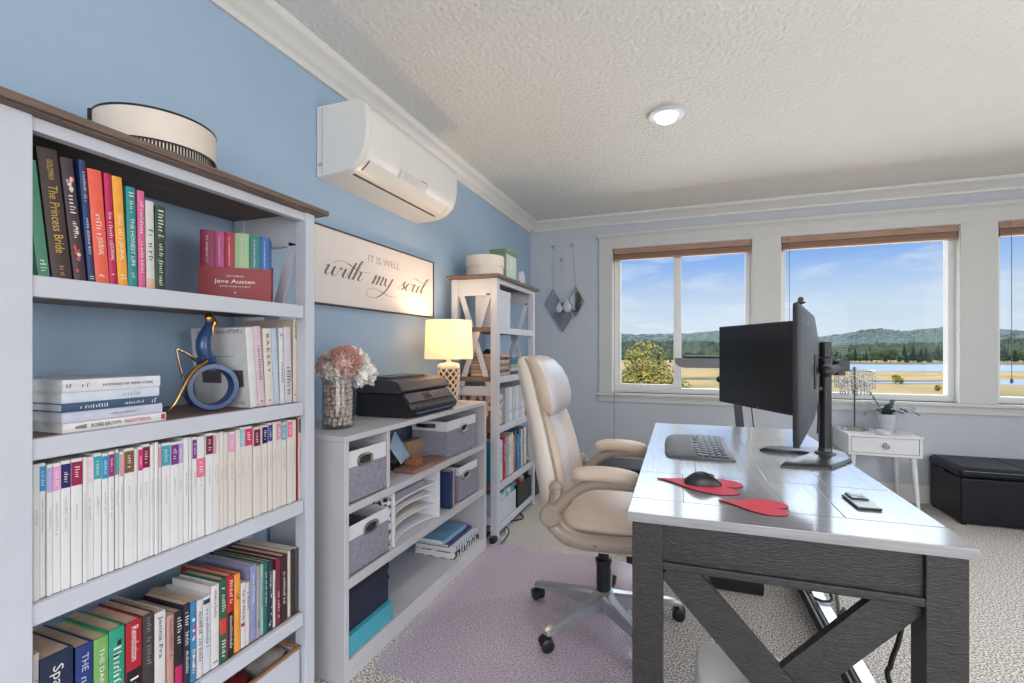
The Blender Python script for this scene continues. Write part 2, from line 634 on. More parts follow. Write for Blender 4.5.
def blind(x0, x1, label, cord_x, drop, pull=True, tilt=0.0):
    r = thing('wooden_blind', label, 'window blind', ((x0 + x1) / 2, YB + 0.03, 2.0), world=True, group='wooden blinds drawn up at the window heads')
    b = MB(); b.box((x0 + .012, YB - .012, ZH - .06), (x1 - .012, YB + .05, ZH - .01), .004); part(b, 'headrail', BLINDW, r)
    b = MB()
    n = 7
    for k in range(n):
        z = ZH - .064 - k * .0052
        b.box((x0 + .02, YB - .004, z - .0036), (x1 - .02, YB + .046, z), .001)
    b.box((x0 + .02, YB - .006, ZH - .064 - n * .0052 - .016), (x1 - .02, YB + .048, ZH - .064 - n * .0052), .003)
    part(b, 'slat_stack', BLINDW, r)
    b = MB()
    b.tube([(cord_x, YB - .058, ZH - .03), (cord_x, YB - .06, drop)], .0022, 6)
    b.tube([(cord_x, YB - .012, ZH - .03), (cord_x, YB - .058, ZH - .03)], .0022, 6)
    c = part(b, 'pull_cord', CORD, r)
    if pull:
        b = MB(); b.lathe([(.002, drop), (.009, drop - .012), (.010, drop - .03), (.004, drop - .04)], (cord_x, YB - .06, 0), 10)
        part(b, 'cord_tassel', M('cord_tassel_grey', (95, 92, 88), .5), c)
    return r


blind(*W1, 'wooden blind drawn up over the sliding window with the yellow tree behind', 0.85, 0.36)
blind(*W2, 'wooden blind drawn up over the wide window showing the river', 2.30, 1.35, False)
blind(*W3, 'wooden blind drawn up over the window by the black ottoman', 3.735, 0.99)

# ---------------------------------------------------------------- recessed ceiling light
r = thing('ceiling_light', 'small round recessed light set in the white ceiling', 'ceiling light', (1.397, 2.73, CZ), world=True)
b = MB(); b.lathe([(.098, CZ), (.1, CZ - .006), (.094, CZ - .013), (.072, CZ - .016), (.062, CZ - .012), (.062, CZ)], (1.397, 2.73, 0), 40)
part(b, 'trim_ring', WHITE, r)
b = MB(); b.lathe([(.06, CZ - .002), (.06, CZ - .016), (.052, CZ - .034), (.034, CZ - .046), (.012, CZ - .05), (.001, CZ - .05)], (1.397, 2.73, 0), 32)
part(b, 'bulb', M('lit_bulb', (255, 250, 240), .4, emit=2.2), r)
lamp('ceiling_light_glow', 'SPOT', (1.397, 2.73, CZ - 0.055), (0, 0, 0), 30, (1, .96, .9), shadow_soft_size=0.05, spot_size=R(150), spot_blend=.6)

# ================================================================ OUTSIDE
GZ = -4.8
MEADOW = M('dry_meadow', (142, 118, 82), 0.95, col2=(96, 92, 58), scale=0.09, spec=0.1, detail=9, c_lo=0.42, c_hi=0.72)
b = MB(); b.quad((-1500, 5.5, GZ), (1500, 5.5, GZ), (2500, 2600, GZ), (-2500, 2600, GZ)); struct(b, 'ground', MEADOW)
WATER = M('river_water', (66, 92, 132), 0.6, var=.05, scale=.05)


def ground_patch(pts, z, name, mat):
    b = MB()
    vs = [b.bm.verts.new(at(u, v, z=z)) for u, v in pts]
    b.bm.faces.new(vs)
    return struct(b, name, mat, smooth=0)


ground_patch([(800, 370), (830, 366), (862, 364.3), (905, 364.9), (960, 364), (1010, 365.5), (1150, 365), (1150, 370), (1000, 371.5), (952, 371.5), (900, 371), (850, 371.5)], GZ + .05, 'river', WATER)
ground_patch([(815, 382), (900, 381.4), (955, 381.2), (1000, 380), (1150, 380), (1150, 385.5), (1010, 385), (950, 383), (900, 383.2)], GZ + .05, 'river_channel', WATER)
BANK = M('bank_dark', (66, 64, 50), 0.95, var=.25, scale=.4)
ground_patch([(600, 358), (760, 357), (860, 362.4), (1150, 362.5), (1150, 364.2), (860, 364), (760, 359), (600, 360)], GZ + .1, 'river_bank', BANK)
ground_patch([(800, 380.3), (950, 380.2), (950, 381), (800, 381.2)], GZ + .12, 'field_path', BANK)
ground_patch([(675, 377.6), (760, 377.2), (760, 378.6), (675, 378.8)], GZ + .12, 'field_track', BANK)


def hills(name, rows, mat, seed, amp):
    """rows: (distance along the camera axis, [(u, v), ...]) from near to far"""
    rnd = random.Random(seed)
    us = [440 + 1.6 * i for i in range(470)]
    rings = []
    for D, prof, a in rows:
        ring = []
        for u in us:
            for (ua, va), (ub, vb) in zip(prof[:-1], prof[1:]):
                if ua <= u <= ub:
                    v = va + (vb - va) * (u - ua) / (ub - ua); break
            v -= a * rnd.random()
            d = ray(u, v)
            dd = D * (1 + 0.04 * rnd.random())
            ring.append((CX + d[0] * dd, d[1] * dd, EYE + d[2] * dd))
        rings.append(ring)
    b = MB(); b.rings(rings, cap=False, closed=False)
    return struct(b, name, mat, smooth=0)


RIDGE = [(430, 334), (560, 333), (640, 335), (690, 334), (722, 331), (790, 338), (820, 337), (846, 334), (862, 330.5), (882, 329), (900, 331.5), (925, 329.5), (950, 327), (985, 329), (1020, 331), (1220, 326)]
FORFAR = M('hazy_forest', (84, 96, 94), 0.95, col2=(48, 62, 62), scale=.035, spec=.05, detail=10, c_lo=.4, c_hi=.6)  # distance haze mixed into the far forest's colour
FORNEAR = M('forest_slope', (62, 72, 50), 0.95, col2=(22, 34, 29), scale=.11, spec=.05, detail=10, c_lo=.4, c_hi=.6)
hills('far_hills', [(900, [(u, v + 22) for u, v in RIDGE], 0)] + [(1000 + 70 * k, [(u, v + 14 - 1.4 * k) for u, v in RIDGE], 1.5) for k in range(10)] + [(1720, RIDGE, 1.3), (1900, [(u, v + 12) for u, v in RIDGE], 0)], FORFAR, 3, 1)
SLOPE = [(430, 341), (620, 343), (700, 342), (760, 345), (830, 347), (880, 345), (940, 344), (960, 342), (1010, 340), (1220, 338)]
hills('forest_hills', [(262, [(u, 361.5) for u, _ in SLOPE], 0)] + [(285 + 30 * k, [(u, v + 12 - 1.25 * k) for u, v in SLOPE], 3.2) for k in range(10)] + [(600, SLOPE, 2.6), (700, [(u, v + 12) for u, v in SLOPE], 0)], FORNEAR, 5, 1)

CONIF = M('conifer_green', (34, 48, 40), 0.9, col2=(20, 32, 28), scale=.6, spec=.1)
BROAD = M('broadleaf_green', (62, 74, 46), 0.9, col2=(38, 52, 36), scale=.5, spec=.1)
BARK = M('bark', (92, 76, 62), 0.9)


def conifer(seed):
    rnd = random.Random(seed)
    b = MB()
    rr = []
    for i in range(9):
        t = i / 8
        for w in (1.0, 0.62):
            z = 0.8 + (t + (0.0 if w == 1.0 else 0.07)) * 8.2
            rad = 2.1 * (1 - t) * w + 0.05
            rr.append([(rad * rnd.uniform(.7, 1.2) * math.cos(k * math.pi / 5), rad * rnd.uniform(.7, 1.2) * math.sin(k * math.pi / 5), z) for k in range(10)])
    b.rings(rr)
    return b


def broadleaf(seed):
    rnd = random.Random(seed)
    b = MB()
    for k in range(9):
        a = rnd.uniform(0, 6.28); q = rnd.uniform(0, 1.9)
        b.sphere((q * math.cos(a), q * math.sin(a), rnd.uniform(2.6, 5.4)), rnd.uniform(1.1, 1.8), 8, 6)
    for v in b.bm.verts: v.co += Vector((rnd.uniform(-.2, .2), rnd.uniform(-.2, .2), rnd.uniform(-.2, .2)))
    return b


def trunk(h, r):
    b = MB(); b.cyl((0, 0, 0), (0, 0, h), r, r * .6, 7); return b


proto = {}
for kind, lab in (('conifer', 'dark green conifer in the tree line on the far river bank'), ('broadleaf_tree', 'rounded leafy tree in the tree line on the far river bank')):
    r = thing(kind, lab, 'tree', (0, 0, 0), group=kind.replace('_', ' ') + 's on the far river bank')
    part(conifer(2) if kind == 'conifer' else broadleaf(4), 'foliage', CONIF if kind == 'conifer' else BROAD, r, smooth=0)
    part(trunk(2.5, .22), 'trunk', BARK, r)
    proto[kind] = [r, False]
rnd = random.Random(21)
spots, placed = [], []
u = 606
while u < 1036:
    if not (754 < u < 782 or 962 < u < 992):
        spots.append((u, rnd.uniform(205, 258)))
    u += rnd.uniform(1.0, 3.4) if u > 815 else rnd.uniform(3, 7)
for u, D in spots:
    kind = 'conifer' if rnd.random() < .66 else 'broadleaf_tree'
    d = ray(u, V0)
    if any((CX + d[0] * D - q[0]) ** 2 + (d[1] * D - q[1]) ** 2 < 11 for q in placed): continue
    placed.append((CX + d[0] * D, d[1] * D))
    loc = (CX + d[0] * D, d[1] * D, GZ)
    sca = rnd.choice((rnd.uniform(.35, .6), rnd.uniform(.5, .8), rnd.uniform(.7, 1.0))) if u > 815 else rnd.uniform(.3, .6)
    pr = proto[kind]
    o = pr[0] if not pr[1] else dup(pr[0], loc)
    pr[1] = True
    o.location = loc
    o.scale = (sca * rnd.uniform(.85, 1.2), sca * rnd.uniform(.85, 1.2), sca)
    o.rotation_euler = (0, 0, rnd.uniform(0, 6))


def leafy(center, rad, n, size, rnd):
    b = MB()
    blobs = []
    for k in range(26):
        p = Vector((rnd.gauss(0, 1), rnd.gauss(0, 1), rnd.gauss(0, 1))); p.normalize()
        p *= rnd.uniform(.25, .85)
        blobs.append((Vector((p.x * rad[0], p.y * rad[1], p.z * rad[2])), rnd.uniform(.3, .5)))
    for k in range(n):
        c, q = rnd.choice(blobs)
        d = Vector((rnd.gauss(0, 1), rnd.gauss(0, 1), rnd.gauss(0, 1))); d.normalize()
        p = Vector(center) + c + Vector((d.x * rad[0], d.y * rad[1], d.z * rad[2])) * q
        x = d.orthogonal().normalized(); y = d.cross(x)
        a = rnd.uniform(0, 6.28)
        X = (x * math.cos(a) + y * math.sin(a) + d * rnd.uniform(-.5, .5)) * size * rnd.uniform(.6, 1.3)
        Y = (y * math.cos(a) - x * math.sin(a) + d * rnd.uniform(-.5, .5)) * size * rnd.uniform(.4, .9)
        b.quad(p - X, p - Y, p + X, p + Y, 0 if rnd.random() < .45 else (1 if rnd.random() < .6 else 2))
    return b


rnd = random.Random(8)
LEAFS = [M('leaf_olive', (100, 104, 36), .7, var=.2, scale=3), M('leaf_yellow', (160, 128, 40), .7, var=.15, scale=3), M('leaf_green', (62, 78, 36), .7, var=.2, scale=3)]
p = at(644, V0, y=22.0)
r = thing('tree', 'yellow green autumn tree close outside the sliding window', 'tree', (p.x, p.y, GZ), world=True)
bb = leafy((p.x - .15, p.y, -.95), (2.15, 1.9, 2.0), 21000, .06, rnd)
part(bb, 'foliage', LEAFS, r, smooth=0)
bb = leafy((p.x + 1.1, p.y - .5, -1.6), (1.3, 1.2, 1.6), 9000, .06, rnd)
part(bb, 'foliage', LEAFS, r, smooth=0)
b = MB(); b.cyl((p.x, p.y, GZ), (p.x, p.y, -1.2), .18, .1, 9)
for k in range(5):
    a = k * 1.3
    b.tube([(p.x, p.y, -2.6), (p.x + .6 * math.cos(a), p.y + .6 * math.sin(a), -1.4), (p.x + 1.0 * math.cos(a), p.y + 1.0 * math.sin(a), -.4)], [.07, .05, .02], 6)
part(b, 'trunk', BARK, r)
for (u, v, s, lab) in ((897, 384, 1.0, 'small round shrub standing alone in the meadow beyond the river channel'), (938, 391, .55, 'low yellow shrub in the meadow just above the window sill')):
    q = at(u, v, z=GZ)
    b = leafy((q.x, q.y, GZ + .75 * s), (.8 * s, .8 * s, .8 * s), 420, .2 * s, rnd)
    solo(b, 'shrub', LEAFS, lab, 'shrub', smooth=0)
# ================================================================ BOOKCASES
TOPWOOD = M('weathered_brown_wood', (122, 102, 90), 0.55, col2=(92, 76, 68), scale=6, stretch=(18, 1.2, 18), bump=.25, bscale=40)
SHELFWOOD = M('brown_shelf_wood', (134, 104, 90), 0.5, col2=(112, 84, 72), scale=6, stretch=(16, 1.2, 16))
SH = (1.343, 1.026, 0.706, 0.338, 0.078)
BW = 0.787


def make_bookcase(label, loc):
    r = thing('bookcase', label, 'bookcase', loc, group='white bookcases with crossed side bars')
    b = MB(); b.box((0.002, -.04, 1.654), (.362, BW + .04, 1.672), .004); b.box((0.006, -.03, 1.6505), (.352, BW + .03, 1.656), .002)
    part(b, 'top_board', TOPWOOD, r, 'weathered brown wooden top board')
    for x0, x1 in ((.015, .058), (.29, .335)):
        for y0, y1 in ((0, .05), (BW - .04, BW)):
            b = MB(); b.box((x0, y0, 0), (x1, y1, 1.6505), .003); part(b, 'post', WHITE, r)
    b = MB(); b.box((.302, .048, 1.623), (.328, BW - .038, 1.6505), .003);
    part(b, 'top_rail', WHITE, r)
    for z in SH:
        b = MB(); b.box((.022, .012, z - .03), (.314, BW - .012, z), .002); p = part(b, 'shelf', SHELFWOOD, r, 'brown wood shelf board')
        b = MB(); b.box((.312, .044, z - .041), (.330, BW - .044, z + .0012), .003); part(b, 'shelf_edge', WHITE, p, 'white front edge')
    for y in (.014, BW - .034):
        b = MB()
        b.box((.056, y, 1.545), (.292, y + .02, 1.6505), .002); part(b, 'side_panel', WHITE, r)
        for z0, z1 in ((.905, .965), (.085, .14)):
            b = MB(); b.box((.056, y, z0), (.292, y + .02, z1), .002); part(b, 'side_rail', WHITE, r)
        for (xa, xb) in ((.075, .275), (.275, .075)):
            b = MB(); b.bar((xa, y + (.006 if xa < xb else .014), .955), (xb, y + (.006 if xa < xb else .014), 1.555), .012, .036, (1, 0, 0), .001)
            part(b, 'cross_bar', WHITE, r)
    return r


NB = make_bookcase('tall white bookcase packed with books and magazines, weathered brown top', (0, .495, 0))
FB = dup(NB, (0, 2.785, 0), None, 'white crossed-side bookcase in the corner beyond the low cabinet')

# hat box on top
r = thing('hat_box', 'round cream box with black striped side on top of the tall bookcase', 'box', (.165, .885, 1.672), world=True)
cx, cy, z0, rr = .165, .885, 1.672, .136
b = MB(); b.lathe([(rr - .012, z0), (rr - .006, z0 + .002), (rr - .006, z0 + .05), (rr - .012, z0 + .05)], (cx, cy, 0), 72); part(b, 'box_body', M('cream_card', (226, 214, 202), .7), r)
b = MB()
for k in range(110):
    a = 2 * math.pi * k / 110
    t = Vector((-math.sin(a), math.cos(a), 0)); n = Vector((math.cos(a), math.sin(a), 0)); c0 = Vector((cx, cy, 0)) + n * (rr - .0052)
    w = .0022
    b.quad(c0 - t * w + Vector((0, 0, z0 + .003)), c0 + t * w + Vector((0, 0, z0 + .003)), c0 + t * w + Vector((0, 0, z0 + .049)), c0 - t * w + Vector((0, 0, z0 + .049)))
part(b, 'stripes', M('black_ink', (26, 24, 26), .6), r, 'black vertical stripes')
b = MB(); b.lathe([(rr - .003, z0 + .047), (rr, z0 + .047), (rr, z0 + .124), (rr - .006, z0 + .128), (.001, z0 + .128)], (cx, cy, 0), 72, cap=False); part(b, 'lid', M('cream_card', (226, 214, 202), .7), r)
b = MB(); b.lathe([(rr + .0006, z0 + .122), (rr + .0012, z0 + .123), (rr + .0008, z0 + .1275), (rr - .005, z0 + .1292), (rr - .006, z0 + .128)], (cx, cy, 0), 72, cap=False)
b.lathe([(rr + .0006, z0 + .0465), (rr + .0012, z0 + .0472), (rr + .0006, z0 + .0495)], (cx, cy, 0), 72, cap=False)
part(b, 'lid_trim', M('black_trim', (24, 26, 38), .5), r, 'black edge binding')
b = MB()
aa = R(-106)
for da in (-.085,):
    b.rings([[(cx + (rr + q) * math.cos(aa + da + e), cy + (rr + q) * math.sin(aa + da + e), z) for z in (z0 + .004, z0 + .126)] for q, e in ((.001, -.08), (.007, -.03), (.008, .03), (.001, .08))], cap=False, closed=False)
part(b, 'ribbon', M('black_trim', (24, 26, 38), .5), r, 'wide black ribbon')

# ---------------------------------------------------------------- books
INKW = M('light_ink', (236, 232, 226), .6)
INKD = M('dark_ink', (52, 50, 56), .6)
INKG = M('gold_ink', (214, 176, 92), .4, metal=.4)
BOOKC = {}


def cloth(c):
    if c not in BOOKC: BOOKC[c] = M('book_cover_%d' % len(BOOKC), c, 0.42, var=.05, scale=30)
    return BOOKC[c]


def make_book(loc, rot, t, h, depth, col, label, group, name='book', hard=True, ink=None, title=None, marks=None, pages=PAPER, band=None, extra=None):
    """spine on x=0 facing +x, thickness along +y, height along +z, boards run back along -x"""
    r = thing(name, label, 'book', loc, rot, group)
    cv = .0022 if hard else .0008
    over = .003 if hard else 0.0
    b = MB()
    b.box((-depth, 0, 0), (-.002, cv, h)); b.box((-depth, t - cv, 0), (-.002, t, h))
    rd = min(.004, t * .25)
    prof = [(-.004, 0), (-.001, 0), (0, rd), (.0008, t / 2), (0, t - rd), (-.001, t), (-.004, t), (-.004, t - cv), (-.004, cv)]
    b.prism(prof, lambda p, q, d: (p, q, d), 0, h)
    cov = part(b, 'cover', cloth(col), r, smooth=50)
    b = MB(); b.box((-depth + over, cv, over), (-.0042, t - cv, h - over)); part(b, 'page_block', pages, r, 'pale page edges' if pages is PAPER else 'white page edges')
    if band:
        b = MB()
        for z0, z1, _ in band: b.prism([(-.0012, .0002), (.0006, rd), (.0013, t / 2), (.0006, t - rd), (-.0012, t - .0002)], lambda p, q, d: (p, q, d), h * z0, h * z1)
        part(b, 'spine_band', cloth(band[0][2]), cov, 'band of another colour on the spine')
    if title or marks:
        b = MB()
        ax, ay = (0, 0, -1), (0, 1, 0)
        x = .0018
        for (s, zc, ln, hh) in (title or []):
            put_text(b, s, (x, t * .5, h * zc), ax, ay, min(hh, .9) * t, h * ln, shear=.0)
        for i, (zc, ln, hh) in enumerate(marks or []):
            print_marks(b, (x, t * .5, h * zc), ax, ay, h * ln, hh * t, 0, seed=int(h * 1e5) + i + len(label))
        part(b, 'spine_lettering', ink or INKW, cov, smooth=0)
    if extra: extra(r, cov, t, h, depth)
    return r


def row_book(ub0, ub1, ut0, vt, z0, xf, depth, col, label, group, **kw):
    y0, y1 = Yx(ub0, xf), Yx(ub1, xf)
    yt = Yx(ut0, xf)
    zt = Zv(vt, xf, yt)
    a = math.atan2(y0 - yt, zt - z0)
    h = math.hypot(y0 - yt, zt - z0)
    if 1.1 < y1 < 1.3: y1 = min(y1, 1.2405)
    t = max(.003, (y1 - y0)) * math.cos(a) * .985
    lift = t * math.sin(a) if a < 0 else 0
    return make_book((xf, y0, z0 + .0004 + lift), (a, 0, 0), t, h, depth, col, label, group, **kw)


G1 = 'upright books on the top shelf'
S1 = SH[0] + .001
row_book(38.5, 50.6, 23.5, 158, S1, .298, .17, (84, 150, 124), 'green hardback leaning at the start of the top shelf row', G1, marks=[(.1, .1, .5)])
row_book(52.8, 72.8, 36.5, 146, S1, .30, .18, (66, 52, 50), 'dark brown hardback with gold script title on the top shelf', G1, ink=INKG,
         title=[('GOLDMAN', .84, .15, .30), ('The Princess Bride', .46, .52, .5), ('WORD', .045, .05, .2)][:2], marks=[(.06, .08, .2)])


def patches(cols, seed):
    def f(r, cov, t, h, d):
        rnd = random.Random(seed)
        for ci, c in enumerate(cols):
            b = MB()
            for k in range(7):
                z, y, q = rnd.uniform(.08, .92) * h, rnd.uniform(.25, .75) * t, rnd.uniform(.12, .2) * t
                vs = [b.bm.verts.new((.0016 + ci * .0002, y + q * math.cos(i * .785) * rnd.uniform(.7, 1.2), z + 1.5 * q * math.sin(i * .785) * rnd.uniform(.7, 1.3))) for i in range(8)]
                b.bm.faces.new(vs)
            part(b, 'spine_picture', cloth(c), cov, smooth=0)
    return f


row_book(74.8, 87, 60, 156.6, S1, .30, .17, (68, 50, 58), 'dark plum hardback with red and white pictures on its spine', G1, marks=[(.42, .14, .3), (.62, .16, .45)], extra=patches([(206, 84, 80), (222, 206, 200)], 4))
row_book(89, 95.5, 78.6, 159.5, S1, .30, .17, (34, 56, 104), 'slim navy hardback before the orange journal', G1, marks=[(.78, .25, .4), (.38, .3, .4), (.04, .03, .6)])
row_book(96.3, 110, 87.3, 168, S1, .30, .165, (232, 98, 78), 'orange red journal with white lettering on the top shelf', G1, hard=False, title=[('JOURNAL', .33, .16, .4)], marks=[(.54, .26, .4), (.08, .05, .5)])
row_book(110.4, 117.3, 103.8, 172.5, S1, .30, .165, (190, 30, 88), 'slim magenta journal between orange and yellow journals', G1, hard=False, title=[('JOURNAL', .30, .16, .5)], marks=[(.52, .26, .5), (.08, .04, .5)])
row_book(118.7, 128.4, 112, 175.5, S1, .30, .165, (240, 164, 58), 'yellow orange journal with white lettering', G1, hard=False, title=[('JOURNAL', .32, .16, .4)], marks=[(.54, .26, .4), (.08, .05, .5)])
row_book(128.9, 138, 126, 186, S1, .30, .16, (34, 140, 142), 'teal paperback with white capitals on the spine', G1, hard=False, title=[('THE HONEST LIFE', .45, .48, .42)], marks=[(.80, .12, .4), (.12, .05, .4), (.92, .05, .5)])
row_book(139, 145.8, 137.5, 190, S1, .30, .16, (216, 96, 146), 'pink paperback beside the teal one', G1, hard=False, marks=[(.72, .34, .5), (.32, .32, .45)])
row_book(147, 155.2, 145.5, 200, S1, .30, .16, (206, 206, 204), 'pale grey paperback with green and peach foot', G1, hard=False, ink=INKD, marks=[(.5, .35, .5)], band=[(.0, .12, (226, 170, 146))], extra=lambda r, c, t, h, d: None)
row_book(155.6, 166, 155.2, 205, S1, .30, .155, (44, 66, 50), 'dark green patterned hardback ending the top shelf row', G1, marks=[(.78, .34, .5), (.3, .5, .35)], extra=patches([(84, 112, 84)], 9))

# boxed set: a card case turned towards the room
A0, A1 = at(198, V0, x=.150), at(270.5, V0, x=.292)
bd = Vector((A1.x - A0.x, A1.y - A0.y)); BWID = bd.length; bd.normalize()
BROT = math.atan2(-bd.x, bd.y)
zt = .104
r = thing('slipcase', 'dark red card case holding six glittery pastel books, on the top shelf', 'book box', (A0.x, A0.y, S1), (0, 0, BROT))
RED = M('dark_red_card', (140, 44, 52), .5)
b = MB()
b.box((-.004, 0, 0), (0, BWID, zt)); b.box((-.098, 0, 0), (-.004, .003, zt)); b.box((-.098, BWID - .003, 0), (-.004, BWID, zt)); b.box((-.1, 0, 0), (-.097, BWID, zt + .02)); b.box((-.098, 0, 0), (0, BWID, .003))
c = part(b, 'case', RED, r)
b = MB()
ym = BWID / 2
put_text(b, 'THE COMPLETE', (.0008, ym, zt - .026), (0, 1, 0), (0, 0, 1), .0048, .048)
put_text(b, 'Jane Austen', (.0008, ym, zt - .042), (0, 1, 0), (0, 0, 1), .012, .108)
put_text(b, 'BOOK CLUB CLASSICS', (.0008, ym, zt - .057), (0, 1, 0), (0, 0, 1), .0042, .082)
put_text(b, '+', (.0008, ym, zt - .076), (0, 1, 0), (0, 0, 1), .01)
part(b, 'lettering', INKW, c, smooth=0)
fr = [0, .205, .34, .49, .70, .86, 1.0]
for i, (c3, nm) in enumerate((((142, 36, 72), 'glittery maroon'), ((176, 70, 128), 'glittery mauve'), ((164, 24, 50), 'glittery crimson'), ((150, 182, 138), 'glittery sage green'), ((26, 120, 116), 'glittery teal'), ((30, 96, 164), 'glittery blue'))):
    y0 = .0035 + fr[i] * (BWID - .007); y1 = .0035 + fr[i + 1] * (BWID - .007)
    p = Vector((A0.x, A0.y, 0)) + Matrix.Rotation(BROT, 3, 'Z') @ Vector((-.0052, y0, 0))
    make_book((p.x, p.y, S1 + .0035), (0, 0, BROT), y1 - y0 - .0006, (.214, .213, .212, .211, .208, .206)[i] - .0035, .09, c3, nm + ' book standing in the dark red card case', 'glittery books in the red card case',
              marks=[(.82, .22, .16), (.72, .2, .1), (.62, .22, .16)], ink=M('glitter_ink', (224, 196, 200), .3))

# second shelf: flat stack
G2 = 'stack of books lying on the second shelf'
S2 = SH[1] + .001
ys0 = Yx(62.5, .31)
stack = [(434.7 / 1, .0195, (226, 222, 222), 166, 'white makeup manual at the bottom of the flat stack', dict(title=None)),
         (0, .0225, (196, 198, 216), 163, 'pale lilac book second from the bottom of the flat stack', {}),
         (0, .0182, (58, 84, 116), 158.5, 'navy book in the middle of the flat stack', {}),
         (0, .0228, (206, 214, 226), 160, 'pale blue book second from the top of the flat stack', {}),
         (0, .0255, (216, 216, 222), 158.5, 'thick pale grey book topping the flat stack', {})]
z = S2
for i, (_, t, col, ue, lab, _d) in enumerate(stack):
    L = Yx(ue, .31) - ys0 + (.004 if i == 4 else 0)
    kw = dict(ink=INKD, pages=PAPERW)
    if i == 4:
        def ex(r, cov, t, h, d):
            b = MB(); put_text(b, 'HUMANS OF NEW YORK', (.0018, t * .45, h * .36), (0, 0, -1), (0, 1, 0), .006, h * .54); part(b, 'spine_lettering', INKD, cov, smooth=0)
        kw['extra'] = ex; kw['marks'] = [(.79, .08, .3), (.95, .04, .3)]
    elif i == 0:
        def ex(r, cov, t, h, d):
            b = MB(); put_text(b, 'BOBBI BROWN', (.0018, t * .5, h * .62), (0, 0, -1), (0, 1, 0), .0085, h * .28); part(b, 'spine_lettering', INKD, cov, smooth=0)
            b = MB(); put_text(b, 'MAKEUP MANUAL', (.0018, t * .5, h * .31), (0, 0, -1), (0, 1, 0), .0085, h * .28)
            b.quad((.0018, t * .2, h * .06), (.0018, t * .2, h * .015), (.0018, t * .85, h * .015), (.0018, t * .85, h * .06)); part(b, 'red_lettering', M('red_ink', (196, 70, 84), .6), cov, smooth=0)
            b = MB(); b.quad((.0018, t * .35, h * .90), (.0018, t * .3, h * .80), (.0018, t * .75, h * .80), (.0018, t * .6, h * .90)); part(b, 'spine_picture', cloth((120, 130, 120)), cov, smooth=0)
        kw['extra'] = ex
    elif i == 2: kw.update(ink=INKW, marks=[(.7, .28, .4), (.3, .25, .35), (.06, .05, .6)])
    elif i == 3: kw.update(marks=[(.32, .2, .4)], ink=M('silver_ink', (160, 168, 176), .4))
    else: kw.update(marks=[(.4, .3, .2)], band=[(.02, .98, (96, 118, 156))] if False else None)
    make_book((.31 - .003 * (i % 2), ys0 + L, z), (R(90), 0, 0), t, L, .205 + .01 * (i % 3), col, lab, G2, **kw)
    z += t + .0003
    if i == 1:
        pass

# second shelf: upright pale books
G3 = 'pale books standing at the end of the second shelf'


def white_cover(r, cov, t, h, d):
    b = MB()
    b.quad((-.02, -.0006, h * .26), (-.085, -.0006, h * .26), (-.085, -.0006, h * .47), (-.02, -.0006, h * .47))
    b.quad((-.11, -.0006, h * .30), (-.19, -.0006, h * .30), (-.19, -.0006, h * .46), (-.11, -.0006, h * .46))
    part(b, 'cover_photo', cloth((92, 84, 88)), cov, smooth=0)
    b = MB()
    print_marks(b, (-.105, -.0006, h * .955), (1, 0, 0), (0, 0, 1), .19, .011, seed=3)
    print_marks(b, (-.10, -.0006, h * .64), (1, 0, 0), (0, 0, 1), .09, .005, seed=4)
    print_marks(b, (-.035, -.0006, h * .06), (1, 0, 0), (0, 0, 1), .04, .01, seed=6)
    part(b, 'cover_lettering', INKD, cov, smooth=0)


row_book(250.8, 258.3, 245.2, 327.7, S2, .30, .225, (214, 214, 214), 'large white book showing its front cover behind the ring figurine', G3, pages=PAPERW, ink=INKD, marks=[(.06, .04, .5)], extra=white_cover)
row_book(258.7, 265.8, 253, 326.5, S2, .30, .21, (212, 188, 200), 'pale pink book beside the large white book', G3, pages=PAPERW, ink=INKD, marks=[(.55, .45, .35), (.06, .03, .5)])
row_book(266.2, 274.2, 262.7, 328.6, S2, .30, .21, (220, 210, 200), 'cream book with spaced letters, third in the pale upright row', G3, pages=PAPERW, ink=INKD, title=[('B A K E R Y', .68, .5, .4)], marks=[(.06, .03, .4)])
row_book(274.6, 280, 271, 328.6, S2, .30, .21, (180, 194, 214), 'pale blue book in the upright row near the shelf end', G3, pages=PAPERW, marks=[(.3, .3, .4)])
row_book(280.5, 285, 278.7, 328.3, S2, .30, .21, (214, 214, 216), 'slim white book between the pale blue and lavender books', G3, pages=PAPERW, ink=INKD, marks=[(.4, .3, .4), (.9, .06, .6)])
row_book(285.5, 292.4, 283.7, 327, S2, .30, .21, (206, 200, 210), 'pale lavender book with script spine beside the cream HOME book', G3, pages=PAPERW, ink=INKD, marks=[(.3, .4, .5)])
row_book(293.2, 300.5, 293.2, 319.5, S2, .30, .22, (212, 198, 178), 'tall beige HOME book at the end of the second shelf', G3, pages=PAPERW, ink=INKD, title=[('HOME', .87, .2, .5)], marks=[(.08, .03, .6)])

# ring figurine
fx = .235
r = thing('figurine', 'navy and gold figurine of a reclining woman on an upright ring', 'figurine', (fx, Yx(210, fx), S2), world=True)
NAVY = M('navy_glaze', (36, 66, 112), .28, coat=.3)
NAVYD = M('dark_navy', (30, 36, 56), .4)
ax = Vector((.93, -.36, 0)).normalized(); tx = Vector((.36, .93, 0)).normalized(); up = Vector((0, 0, 1))
c0 = Vector((fx, Yx(211, fx), S2 + .0675))
b = MB()
rgs = []
for k in range(48):
    a = 2 * math.pi * k / 48
    d = tx * math.cos(a) + up * math.sin(a)
    rgs.append([c0 + d * q + ax * w for q, w in ((.067, -.016), (.067, .02), (.064, .026), (.052, .026), (.049, .02), (.049, -.016))])
b.rings(rgs, loop=True)
part(b, 'ring', NAVY, r, smooth=50)


def fp(px, py, dx=0.0): return at(155 + px / 5.942, 305 + py / 5.942, x=fx + dx)


